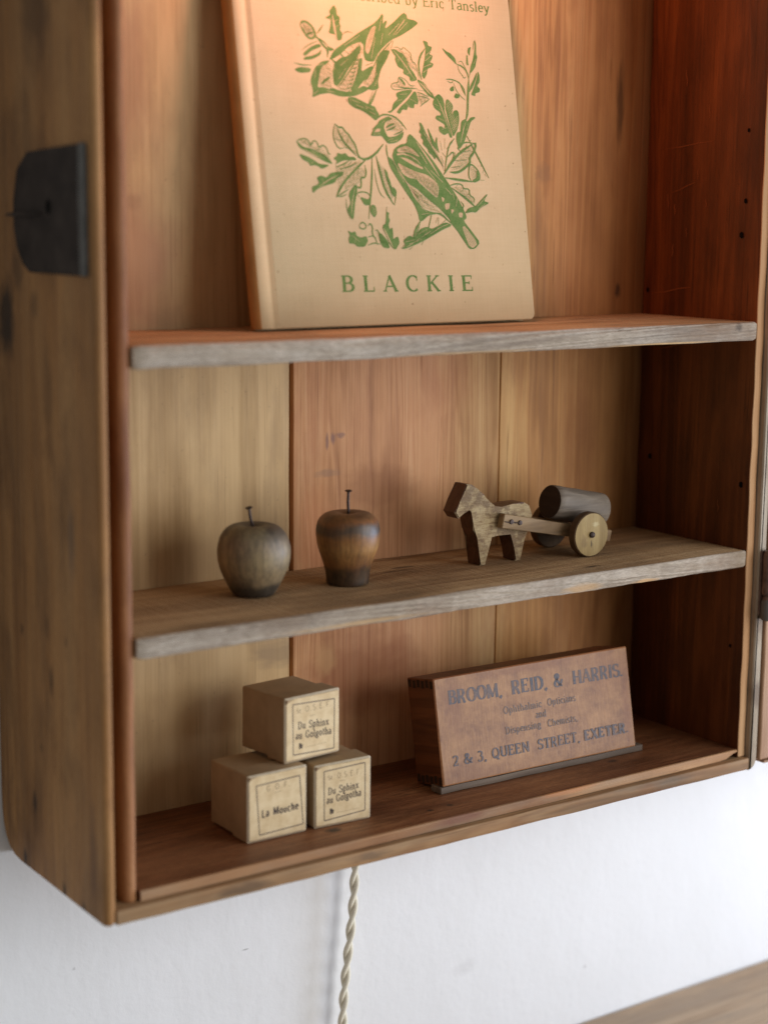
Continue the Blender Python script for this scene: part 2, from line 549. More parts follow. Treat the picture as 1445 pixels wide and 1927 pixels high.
# ---------------------------------------------------------------- materials
WALLM = NT('white_plaster')
_v = WALLM.noise(WALLM.mapping((9, 9, 9)), 1, 4)
WALLM.l(WALLM.ramp(_v, [(0.3, (0.80, 0.80, 0.79, 1)), (0.7, (0.84, 0.84, 0.835, 1))]), WALLM.b.inputs['Base Color'])
WALLM.b.inputs['Roughness'].default_value = 0.75
WALLM.b.inputs['Specular IOR Level'].default_value = 0.2
_col = WALLM.b.inputs['Base Color'].links[0].from_socket
for _p, _r, _k in (((.132, .124, -.106), (.0030, .02, .0007), .5), ((.4065, .124, -.186), (.0016, .02, .0016), .35), ((.02, .124, -.09), (.0012, .02, .0012), .3), ((.30, .124, -.16), (.012, .02, .006), .10), ((.10, .124, -.19), (.02, .02, .012), .08), ((-.03, .124, -.14), (.0009, .02, .004), .25)):
    _col = WALLM.mix(WALLM.math('MULTIPLY', WALLM.spot(_p, _r, .6, .5, _p[0] * 40), _k), _col, (.22, .20, .18, 1))
WALLM.l(_col, WALLM.b.inputs['Base Color'])
_a = WALLM.noise(WALLM.mapping((230, 230, 230)), 1, 4, 0.6)
_b = WALLM.noise(WALLM.mapping((38, 38, 38)), 1, 3, 0.5)
_c = WALLM.noise(WALLM.mapping((90, 90, 30), rot=(0, 0.5, 0)), 1, 2, 0.5)
WALLM.bump(WALLM.math('ADD', WALLM.math('MULTIPLY', _a, 0.45), WALLM.math('ADD', WALLM.math('MULTIPLY', _b, 1.3), WALLM.math('MULTIPLY', _c, 0.5))), 0.20, 0.0022)
wall_m = WALLM.m

BLK = (0.016, 0.012, 0.010, 1)
dkst = lin(52, 40, 30)
side_out = wood('weathered_side_wood', lin(124, 85, 48), lin(172, 124, 74), lin(192, 146, 94), 'Z', 2.3, 0.6, 0.7, stain=lin(96, 66, 40), stain_amt=0.7, bump=0.5, grey=(lin(146, 112, 74), .4), rasp=.3,
                spots=[((-.021, .060, .425), (.02, .020, .036), dkst, .55), ((-.021, .070, .372), (.02, .008, .030), dkst, .4),
                       ((-.021, .100, .275), (.02, .013, .026), (0.016, 0.014, 0.012, 1), .85), ((-.021, .066, .285), (.02, .005, .009), dkst, .4), ((-.021, .085, .300), (.02, .008, .012), dkst, .4),
                       ((-.021, .079, .028), (.02, .003, .008), BLK, .7), ((-.021, .056, .098), (.02, .003, .010), BLK, .6), ((-.021, .060, .125), (.02, .003, .008), BLK, .35),
                       ((-.021, .090, .118), (.02, .0025, .004), BLK, .5), ((-.021, .038, .122), (.02, .0025, .0035), BLK, .4), ((-.021, .070, .06), (.02, .002, .003), BLK, .4),
                       ((-.021, .093, -.006), (.02, .0025, .007), BLK, .85), ((-.021, .046, -.009), (.02, .002, .006), BLK, .85), ((-.021, .024, -.012), (.02, .002, .006), BLK, .8),
                       ((-.021, .030, .17), (.02, .005, .025), lin(98, 84, 72), .5), ((-.021, .052, .24), (.02, .008, .04), lin(88, 62, 38), .4),
                       ((-.021, .012, .02), (.02, .006, .03), lin(98, 72, 54), .5)])
rail_m = wood('weathered_rail_wood', lin(100, 72, 46), lin(156, 118, 80), lin(182, 146, 104), 'X', 4.1, 0.62, 0.9, stain=lin(128, 84, 50), stain_amt=0.6, grey=(lin(136, 120, 94), .35), bump=0.35,
              spots=[((.058, 0, -.010), (.022, .02, .0035), lin(60, 42, 36), .55), ((.135, 0, -.009), (.016, .02, .003), lin(104, 84, 66), .6), ((.36, 0, -.009), (.02, .02, .004), lin(110, 98, 82), .5)])
side_right_m = wood('weathered_right_side_wood', lin(134, 118, 98), lin(172, 156, 134), lin(192, 176, 154), 'Z', 5.2, 0.65, 0.7, stain=lin(110, 84, 66), stain_amt=0.5, bump=0.3,
                    spots=[((.431, 0, .035), (.006, .02, .012), lin(96, 74, 58), .6), ((.431, 0, .085), (.006, .02, .02), lin(100, 74, 56), .6)])
liner_m = wood('red_brown_varnished_wood', lin(56, 27, 11), lin(98, 50, 21), lin(138, 76, 34), 'Z', 1.1, 0.42, 0.8, stain=lin(40, 18, 10), stain_amt=0.4, spec=0.35, bump=0.2, specks=.25,
               spots=[((.42, .112, .40), (.02, .012, .3), lin(140, 72, 34), .55)])
liner_l = wood('brown_lining_wood', lin(104, 66, 38), lin(164, 110, 70), lin(194, 142, 96), 'Z', 7.7, 0.55, 0.8, stain=lin(112, 56, 30), stain_amt=0.7, bump=0.3, rasp=.25)
peach_m = wood('raw_planed_edge_wood', lin(164, 116, 74), lin(196, 150, 106), lin(214, 174, 130), 'Z', 3.3, 0.6, 0.5, bump=0.25)
floor_m = wood('red_brown_floor_board', lin(66, 36, 20), lin(128, 80, 50), lin(164, 114, 76), 'X', 6.4, 0.45, 1.5, stain=lin(66, 36, 20), stain_amt=0.6, rasp=.35, spec=0.4, bump=0.35,
               spots=[((.1275, .0235, 0), (.006, .004, .01), BLK, .85), ((.1905, .020, 0), (.003, .002, .01), BLK, .8), ((.205, .021, 0), (.003, .002, .01), BLK, .8), ((.338, .030, 0), (.005, .003, .01), BLK, .7)])
floor_edge = wood('sawn_edge_wood', lin(132, 90, 58), lin(178, 134, 92), lin(200, 158, 114), 'X', 8.4, 0.65, 0.6, grey=(lin(150, 136, 116), .35), bump=0.5,
                  spots=[((.20, .004, -.002), (.022, .02, .004), lin(118, 70, 56), .6), ((.28, .004, -.001), (.03, .02, .002), lin(200, 132, 80), .5)])
shelf_top = wood('sawn_shelf_wood', lin(136, 104, 72), lin(180, 146, 106), lin(202, 170, 130), 'X', 9.1, 0.72, 0.5, stain=lin(74, 56, 42), stain_amt=0.45, bump=0.6, sawn='X', specks=.2,
                 spots=[((.305, .018, .1275), (.008, .002, .01), BLK, .75), ((.21, .075, .1275), (.012, .003, .01), dkst, .7), ((.20, .068, .1275), (.014, .002, .01), dkst, .6)])
shelf_edge = wood('grey_weathered_edge', lin(108, 92, 76), lin(182, 166, 146), lin(216, 204, 188), 'X', 2.9, 0.75, 1.6, grey=(lin(178, 168, 156), .4), stain=lin(134, 104, 76), stain_amt=0.75, bump=1.0, rasp=0.36, pores=0.15, broad=0.8,
                  spots=[((.13, .003, .119), (.05, .02, .0016), lin(196, 158, 110), .7), ((.285, .003, .1195), (.018, .02, .003), lin(206, 166, 118), .65), ((.335, .003, .118), (.013, .02, .0016), lin(214, 170, 118), .8),
                         ((.34, .003, .2572), (.05, .02, .0010), lin(206, 168, 116), .8), ((.20, .003, .2575), (.06, .02, .001), lin(200, 160, 110), .6), ((.404, .003, .265), (.004, .02, .003), dkst, .6)])
one = (1, 1, 1, 1)
plank_a = wood('olive_tan_plank', lin(160, 128, 84), lin(196, 164, 118), lin(212, 182, 136), 'Z', 1.7, 0.6, 0.45, stain=lin(138, 110, 78), stain_amt=0.3, bump=0.22, specks=.15,
               bands=(-.014, .152, [(0, (1, .95, .9, 1)), (.35, one), (.8, (1.02, 1, .95, 1)), (1, (1.05, 1.02, .98, 1))]),
               spots=[((.07, .1033, .262), (.03, .02, .02), lin(150, 128, 96), .4), ((.143, .1033, .08), (.024, .02, .010), lin(150, 124, 92), .6), ((.05, .1033, .40), (.02, .02, .05), lin(150, 104, 80), .45),
                      ((.052, .1033, .335), (.006, .02, .006), lin(110, 80, 60), .3), ((.012, .1033, .31), (.006, .02, .010), lin(110, 84, 74), .3), ((.04, .1033, .30), (.05, .02, .06), lin(160, 108, 82), .55)])
plank_b = wood('salmon_pine_plank', lin(152, 100, 62), lin(202, 148, 104), lin(220, 172, 128), 'Z', 5.5, 0.58, 1.1, stain=lin(168, 104, 72), stain_amt=0.35, bump=0.28,
               bands=(.152, .304, [(0, (1.0, .98, .9, 1)), (.3, one), (.68, (1.0, .96, .92, 1)), (.8, (.98, 1.08, 1.02, 1)), (1, (.94, 1.08, .98, 1))]),
               spots=[((.1755, .1033, .2005), (.0016, .02, .006), lin(112, 86, 88), .6), ((.1795, .1033, .202), (.0022, .02, .0045), lin(112, 86, 88), .6), ((.1850, .1033, .2035), (.004, .02, .0022), lin(120, 92, 92), .55), ((.176, .1033, .182), (.011, .02, .003), lin(150, 118, 98), .5), ((.168, .1033, .15), (.02, .02, .028), lin(196, 128, 84), .4), ((.21, .1033, .17), (.03, .02, .02), lin(140, 86, 52), .4),
                      ((.20, .1033, .06), (.05, .02, .03), lin(136, 72, 44), .5), ((.175, .1033, .072), (.010, .02, .012), lin(204, 160, 108), .5)])
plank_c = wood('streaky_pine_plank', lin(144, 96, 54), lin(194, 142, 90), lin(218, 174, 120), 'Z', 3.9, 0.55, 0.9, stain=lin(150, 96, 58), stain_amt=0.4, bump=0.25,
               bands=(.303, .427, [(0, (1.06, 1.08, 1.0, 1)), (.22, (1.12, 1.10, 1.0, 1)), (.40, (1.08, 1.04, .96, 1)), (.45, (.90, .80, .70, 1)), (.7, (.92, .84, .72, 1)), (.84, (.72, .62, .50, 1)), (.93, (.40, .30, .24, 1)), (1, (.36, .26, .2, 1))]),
               spots=[((.333, .1033, .355), (.008, .02, .007), lin(150, 110, 74), .5), ((.395, .1033, .40), (.004, .02, .03), dkst, .6), ((.398, .1033, .283), (.003, .02, .006), BLK, .7)])
back_dark = plain('shadowed_backing_wood', lin(60, 34, 20), 0.8)
table_m = wood('greyed_table_wood', lin(152, 126, 100), lin(190, 162, 132), lin(210, 184, 154), 'X', 4.6, 0.6, 0.5, grey=(lin(142, 130, 118), .4), bump=0.3)
door_m = wood('door_frame_wood', lin(112, 78, 56), lin(160, 122, 94), lin(186, 150, 120), 'Z', 6.1, 0.6, 0.6, stain=lin(118, 82, 62), stain_amt=0.4, bump=0.3)
door_panel_m = wood('door_panel_wood', lin(110, 84, 52), lin(150, 124, 82), lin(176, 152, 110), 'Z', 2.1, 0.6, 0.6, bump=0.3)
iron_m = plain('dark_iron', (0.056, 0.042, 0.034, 1), 0.65, 0.15, 0.0, var=.5, scale=70, bump=.25, bscale=180)
iron_edge = plain('worn_iron_edge', (0.125, 0.120, 0.108, 1), 0.5, 0.4, 0.0, var=.4, scale=90, bump=.2)
rust_m = plain('rusty_brown_iron', (0.17, 0.10, 0.072, 1), 0.4, 0.5, 0.0, var=.6, scale=200, bump=.4, bscale=500)
nail_m = plain('rusty_nail_iron', (0.060, 0.036, 0.028, 1), 0.5, 0.5, 0.5, var=.6, scale=500, bump=.3, bscale=900)
hole_m = plain('dark_hole', (0.006, 0.005, 0.004, 1), 0.9, 0.1, bump=0)
scratch_m = plain('light_scratch', lin(150, 84, 46), 0.6, bump=0)

# ---------------------------------------------------------------- the setting
bm = bmesh.new()
box(bm, -2.2, 3.2, .124, .224, -1.2, 1.9, .001)
o = link('wall', bm, wall_m)
o['kind'] = 'structure'

t = thing('wooden_table', 'greyish brown wooden table top against the white wall below the cabinet', 'table', (0.6, -0.15, -0.2565))
bm = bmesh.new()
box(bm, -.55, .9, -.30, .2725, 0, .030, .0015, 'X', 40, .0005)
link('tabletop', bm, table_m, t)

# ---------------------------------------------------------------- the cabinet
TOP = 0.60
cab = thing('wall_cabinet', 'open old wooden wall cabinet with two grey edged shelves and plank back', 'cabinet')
# outer left side: bottom back corner cut round
bm = bmesh.new()
prof = [(0.0015, -.0130), (.03, -.0122), (.075, -.0108), (.100, -.0102), (.108, -.0090), (.1145, -.0062), (.1190, -.0012), (.1218, .0050), (.1232, .0125), (.1236, .022), (.1236, TOP + .014), (0.0015, TOP + .014), (0, TOP + .0125), (0, -.0115)]
prism(bm, prof, 'X', -.0208, -.0146, rnd_end=.0030)
left_side = link('side_panel', bm, side_out, cab)
left_side['label'] = 'weathered outer left side with an iron lock plate'
bm = bmesh.new()
prism(bm, prof_rect(.4268, .4338, -.0138, TOP + .014, [.001, .0075, .001, .001]), 'Y', 0, .1236, 14, .0004, 60, 4, .001)
link('side_panel', bm, side_right_m, cab)
bm = bmesh.new()
prism(bm, prof_rect(0, .1236, -.0132, -.0056, .0008), 'X', -.0149, .4266, 60, .00035, 45, 9, .0006)
link('bottom_rail', bm, rail_m, cab)
bm = bmesh.new()
box(bm, -.0149, .4266, 0, .1236, TOP + .002, TOP + .014, .001)
link('top_board', bm, rail_m, cab)
# inner bottom board: sawn front edge, its right end broken away underneath
bm = bmesh.new()
ts = [(.0004, -.0053, 0), (.06, -.0052, 0), (.12, -.0053, 0), (.18, -.0053, .0001), (.24, -.0053, 0), (.30, -.0052, -.0001), (.36, -.0052, 0), (.404, -.0052, 0), (.410, -.0047, 0), (.416, -.0022, 0), (.4198, -.0014, -.0002)]
loops = []
for i, (x, zb, zt) in enumerate(ts):
    y0 = .0040 + .0004 * noise.noise(Vector((x * 30, 1, 0)))
    loops.append([bm.verts.new(p) for p in ((x, y0 + .0003, zt - .0003), (x, y0, zt - .0010), (x, y0, zb), (x, .1030, zb), (x, .1030, zt), (x, y0 + .0012, zt))])
for a, b in zip(loops, loops[1:]):
    for k in range(6):
        f = bm.faces.new((a[k], a[(k + 1) % 6], b[(k + 1) % 6], b[k]))
        f.material_index = 1 if k in (0, 1, 5) else 0
bm.faces.new(loops[0]); bm.faces.new(loops[-1]).material_index = 1
link('bottom_board', bm, [floor_m, floor_edge], cab)
# linings
bm = bmesh.new()
prism(bm, prof_rect(-.0074, -.0002, .0056, .1030, [.0036, .0030, .0005, .0005], 4), 'Z', -.0054, TOP, 80, .0004, 40, 2)
ll = link('side_lining', bm, liner_l, cab)
bm = bmesh.new()
fs = prism(bm, prof_rect(.4203, .4266, .0040, .1030, .0006), 'Z', -.0054, TOP, 120, .0004, 55, 12)
for f in fs:
    f.normal_update()
    if f.calc_center_median().y < .0047:
        f.material_index = 1
for (y, z, r) in [(.0171, .3815, .0010), (.0172, .3398, .0013), (.0194, .3195, .0016), (.0109, .1676, .0016), (.0912, .176, .0015), (.0985, .2834, .0013), (.014, .065, .001)]:
    vs = [bm.verts.new((.41965, y + r * math.cos(a * .6283) * (1 + .25 * math.sin(a * 2.3)), z + 1.2 * r * math.sin(a * .6283))) for a in range(10)]
    bm.faces.new(vs).material_index = 2
rnd = random.Random(5)
for (y, z, dy, dz, wd) in [(.088, .372, -.042, .004, .0004), (.080, .345, -.02, .006, .0004), (.095, .2815, -.035, .005, .0006), (.094, .2455, -.04, .007, .0005), (.078, .305, -.001, .008, .0006), (.077, .331, 0, .007, .0005), (.058, .353, 0, .006, .0005), (.066, .317, 0, .006, .0004),
                           (.083, .335, 0, .009, .0005), (.05, .39, .0, .008, .0004), (.07, .41, .001, .010, .0005), (.0295, .148, .0, .008, .0006), (.05, .336, 0, .005, .0004)]:
    a = Vector((.41965, y, z)); b = Vector((.41965, y + dy, z + dz))
    d = (b - a).normalized(); nn = Vector((0, -d.z, d.y)) * wd * .5
    pts = [a, a.lerp(b, .35) + nn * 2, a.lerp(b, .7) - nn, b]
    up = [bm.verts.new(p + nn * (0.4 if i in (0, 3) else 1)) for i, p in enumerate(pts)]
    dn = [bm.verts.new(p - nn * (0.4 if i in (0, 3) else 1)) for i, p in enumerate(pts)]
    for k in range(3):
        bm.faces.new((up[k], up[k + 1], dn[k + 1], dn[k])).material_index = 3
link('side_lining', bm, [liner_m, peach_m, hole_m, scratch_m], cab)
# back planks
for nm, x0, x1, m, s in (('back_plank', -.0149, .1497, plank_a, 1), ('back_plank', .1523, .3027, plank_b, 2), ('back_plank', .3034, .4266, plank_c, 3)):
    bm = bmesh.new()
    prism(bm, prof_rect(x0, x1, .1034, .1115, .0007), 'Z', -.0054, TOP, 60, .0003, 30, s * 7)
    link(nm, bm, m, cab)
bm = bmesh.new()
box(bm, -.0149, .4266, .1120, .1234, -.0054, TOP, .0004)
link('backing_board', bm, back_dark, cab)


def shelf(z_top_l, z_top_r, th, seed, nose):
    """a worn board; grey front edge, sawn faces"""
    bm = bmesh.new()
    nx = 160
    x0, x1 = 0.0004, 0.4203
    loops = []
    for i in range(nx + 3):
        q = min(max((i - 1) / nx, 0), 1)
        x = x0 + (x1 - x0) * q
        if i == 0 or i == nx + 2:
            x += 0
        zt = z_top_l + (z_top_r - z_top_l) * q + .0004 * noise.noise(Vector((x * 22, seed, 0)))
        zb = zt - th + .0005 * noise.noise(Vector((x * 26, seed, 9)))
        e = max(0, 1 - min(i, nx + 2 - i) / 2.0)
        yb = .0036 + .0007 * noise.noise(Vector((x * 30, seed, 4))) + .0004 * noise.noise(Vector((x * 160, seed, 5))) + nose * e
        s = .0012 * e
        a = .0011 + .0007 * noise.noise(Vector((x * 110, seed, 14)))
        loops.append([bm.verts.new(p) for p in ((x, yb + a * .9, zt - s), (x, yb + a * .3, zt - a * .35 - s), (x, yb, zt - a - s), (x, yb - .0001, (zt + zb) / 2), (x, yb, zb + a + s), (x, yb + a * .4, zb + a * .3 + s), (x, yb + a, zb + s), (x, .1030, zb + s), (x, .1030, zt - s))])
    for a, b in zip(loops, loops[1:]):
        if (a[0].co - b[0].co).length < 1e-6:
            continue
        for k in range(9):
            f = bm.faces.new((a[k], a[(k + 1) % 9], b[(k + 1) % 9], b[k]))
            f.material_index = 1 if k < 6 else 0
    bm.faces.new(loops[0]); bm.faces.new(loops[-1])
    bmesh.ops.remove_doubles(bm, verts=bm.verts[:], dist=1e-6)
    return link('shelf', bm, [shelf_top, shelf_edge], cab, angle=50)


Z1, Z2 = 0.2680, 0.1276
s1 = shelf(Z1, Z1, .0112, 3, .002)
s2 = shelf(Z2, Z2, .0105, 8, .002)

# lock plate, let into the outer left side
bm = bmesh.new()
out = [(.0066, .3605), (.0400, .3590), (.0690, .3575), (.0800, .3500), (.0850, .3350), (.0852, .3220), (.0820, .3120), (.0750, .3035), (.0690, .3005), (.0072, .3003)]
vs = [[bm.verts.new((x, y, z)) for y, z in out] for x in (-.0224, -.0206)]
bm.faces.new(vs[0]); bm.faces.new(vs[1])
for k in range(len(out)):
    bm.faces.new((vs[0][k], vs[0][(k + 1) % len(out)], vs[1][(k + 1) % len(out)], vs[1][k]))
bmesh.ops.bevel(bm, geom=[e for e in bm.edges if all(abs(v.co.x + .0224) < 1e-5 for v in e.verts)], offset=.0008, segments=2, affect='EDGES')
vs = [bm.verts.new((-.02246, .0440 + .0030 * math.cos(a * .5236), .3318 + .0036 * math.sin(a * .5236))) for a in range(12)]
bm.faces.new(vs).material_index = 1
lock = link('lock_plate', bm, [iron_m, hole_m], left_side)
bm = bmesh.new()
box(bm, -.0230, -.0206, .0050, .0110, .3003, .3606, .0008, 'Z', 8, .0002)
link('plate_rim', bm, iron_edge, lock)
bm = bmesh.new()
tube(bm, [(-.0232, .0905, .3278), (-.0236, .078, .3281), (-.0234, .060, .3284), (-.0228, .052, .3286)], [.0006, .0013, .0011, .0004], 8)
link('latch_pin', bm, iron_m, left_side)

# the open door, hinged back against the right
door = link('door_panel', (lambda b: (box(b, .4470, .86, .0085, .0160, .0060, TOP - .03, .0005, 'Z', 10, .0002), b)[1])(bmesh.new()), door_panel_m, cab)
door['label'] = 'door folded open to the right'
door.name = 'door'
bm = bmesh.new()
box(bm, .4350, .4455, -.0010, .0170, -.0088, TOP + .01, .0012, 'Z', 60, .0004, 3)
link('door_stile', bm, door_m, door)
bm = bmesh.new()
box(bm, .4464, .86, -.0016, .0170, -.0098, .0048, .0010, 'X', 40, .0004, 5)
box(bm, .4392, .86, -.0006, .0165, -.0114, -.0098, .0006, 'X', 40, .0002, 6)
link('door_rail', bm, door_m, door)
bm = bmesh.new()
prof = [(.0030, 0), (.0036, .002), (.0036, .013), (.0030, .0138), (.0030, .0145), (.0042, .0155), (.0042, .040), (.0034, .0425), (.0012, .0435)]
lathe(bm, prof, 24, (.4322, -.0042, .0845))
box(bm, .4280, .4334, -.0010, .0006, .086, .127, .0003, 'Z', 6, .0002)
hg = link('hinge', bm, rust_m, door)
bm = bmesh.new()
lathe(bm, [(.0037, 0), (.0043, .0015), (.0043, .0115), (.0037, .013)], 24, (.4322, -.0042, .0835))
link('hinge_knuckle', bm, iron_edge, hg)

# ---------------------------------------------------------------- the book
book = thing('clothbound_book', 'cream clothbound book with green printed birds and oak leaves leaning on the upper shelf', 'book', (.11354, .058, Z1 + .0017), (-.16192, 0, .03003))
cl = NT('cream_book_cloth')
wv = cl.n('ShaderNodeTexWave', wave_type='BANDS', bands_direction='X'); cl.l(cl.mapping((1, 1, 1)), wv.inputs[0]); wv.inputs['Scale'].default_value = 620; wv.inputs['Distortion'].default_value = 3; wv.inputs['Detail Scale'].default_value = 3
wz = cl.n('ShaderNodeTexWave', wave_type='BANDS', bands_direction='Z'); cl.l(cl.mapping((1, 1, 1)), wz.inputs[0]); wz.inputs['Scale'].default_value = 620; wz.inputs['Distortion'].default_value = 3; wz.inputs['Detail Scale'].default_value = 3
weave = cl.math('ADD', wv.outputs[1], wz.outputs[1])
thr = cl.noise(cl.mapping((900, 60, 30)), 1, 3, 0.6)
thr2 = cl.noise(cl.mapping((30, 60, 900)), 1, 3, 0.6)
bl = cl.noise(cl.mapping((28, 28, 28)), 1, 4, 0.6)
f = cl.math('ADD', cl.math('ADD', cl.math('MULTIPLY_ADD', thr, .18, .16), cl.math('MULTIPLY_ADD', thr2, .18, .16)), cl.math('MULTIPLY_ADD', bl, .4, -.20))
c = cl.ramp(f, [(.3, lin(196, 175, 136)), (.55, lin(210, 190, 151)), (.8, lin(220, 202, 165))])
ds = cl.noise(cl.mapping((420, 420, 420)), 1, 1, 0.4)
c = cl.mix(cl.ramp(ds, [(.735, 0.0), (.78, 0.5)]), c, lin(130, 96, 62))
cl.l(c, cl.b.inputs['Base Color']); cl.b.inputs['Roughness'].default_value = .8; cl.b.inputs['Specular IOR Level'].default_value = .15
cl.bump(cl.math('ADD', cl.math('MULTIPLY', weave, .4), cl.math('ADD', thr, thr2)), .22, .0004)
cloth = cl.m
page_m = plain('aged_page_edges', lin(190, 160, 118), .8, .1, var=.3, stretch=(20, 1800, 20), bump=.3, bscale=900)
spine_m = plain('shaded_spine_cloth', lin(176, 128, 74), .8, .15, var=.2, scale=60, bump=.2, bscale=900)  # browner copy of the cover cloth, the spine's shade put into its colour


def mm(*a):
    return [(x / 1000, y / 1000) for x, y in a]


HB = .200
bm = bmesh.new()
prof = mm((2.4, .1), (.6, .15), (-.4, .8), (-1.5, 1.1), (-2.6, .7), (-4, .05), (-6, -.25), (-8, -.1), (-9.6, .5), (-11.2, 1.8), (-12.3, 3.8), (-12.6, 5.2), (-12.3, 6.6), (-11.2, 8.6), (-9.6, 9.9), (-6, 10.6), (-2.6, 9.8), (-1.5, 9.3), (.6, 10.2), (2.4, 10.3), (2.4, 8.4), (-1.2, 8.3), (-6, 8.9), (-9.2, 8.2), (-10.6, 5.2), (-9.2, 2.2), (-6, 1.5), (-1.2, 2.0), (2.4, 1.9))
fs = prism(bm, prof, 'Z', 0, HB, 8, end=.0004)
for fa in fs:
    fa.normal_update()
    if fa.calc_center_median().x < -.0102:
        fa.material_index = 1
for y0, y1 in ((0, .0021), (.0083, .0104)):
    pr2 = prof_rect(.0008, .18218, 0, HB, [.0004, .0034, .0034, .0004], 4)
    prism(bm, pr2, 'Y', y0, y1, 1, end=.0005)
link('cover', bm, [cloth, spine_m], book, angle=40)
bm = bmesh.new()
prism(bm, prof_rect(-.0088, .1788, .00225, .0082, .0004), 'Z', .003, HB - .003, 2)
link('page_block', bm, page_m, book)

inkm = NT('green_print_ink')
a1 = inkm.noise(inkm.mapping((1500, 1500, 1500)), 1, 2, .6)
a2 = inkm.noise(inkm.mapping((160, 160, 160)), 1, 3, .6)
fa = inkm.ramp(inkm.math('MULTIPLY_ADD', a2, .6, inkm.math('MULTIPLY', a1, .55)), [(.35, 0.0), (.75, 1.0)])
inkm.l(inkm.mix(fa, lin(72, 114, 52), lin(118, 142, 86)), inkm.b.inputs['Base Color'])
inkm.b.inputs['Roughness'].default_value = .75; inkm.b.inputs['Specular IOR Level'].default_value = .15
green = inkm.m
palem = plain('bare_cloth_in_print', lin(200, 178, 140), .8, .1, var=.22, scale=600, bump=0)

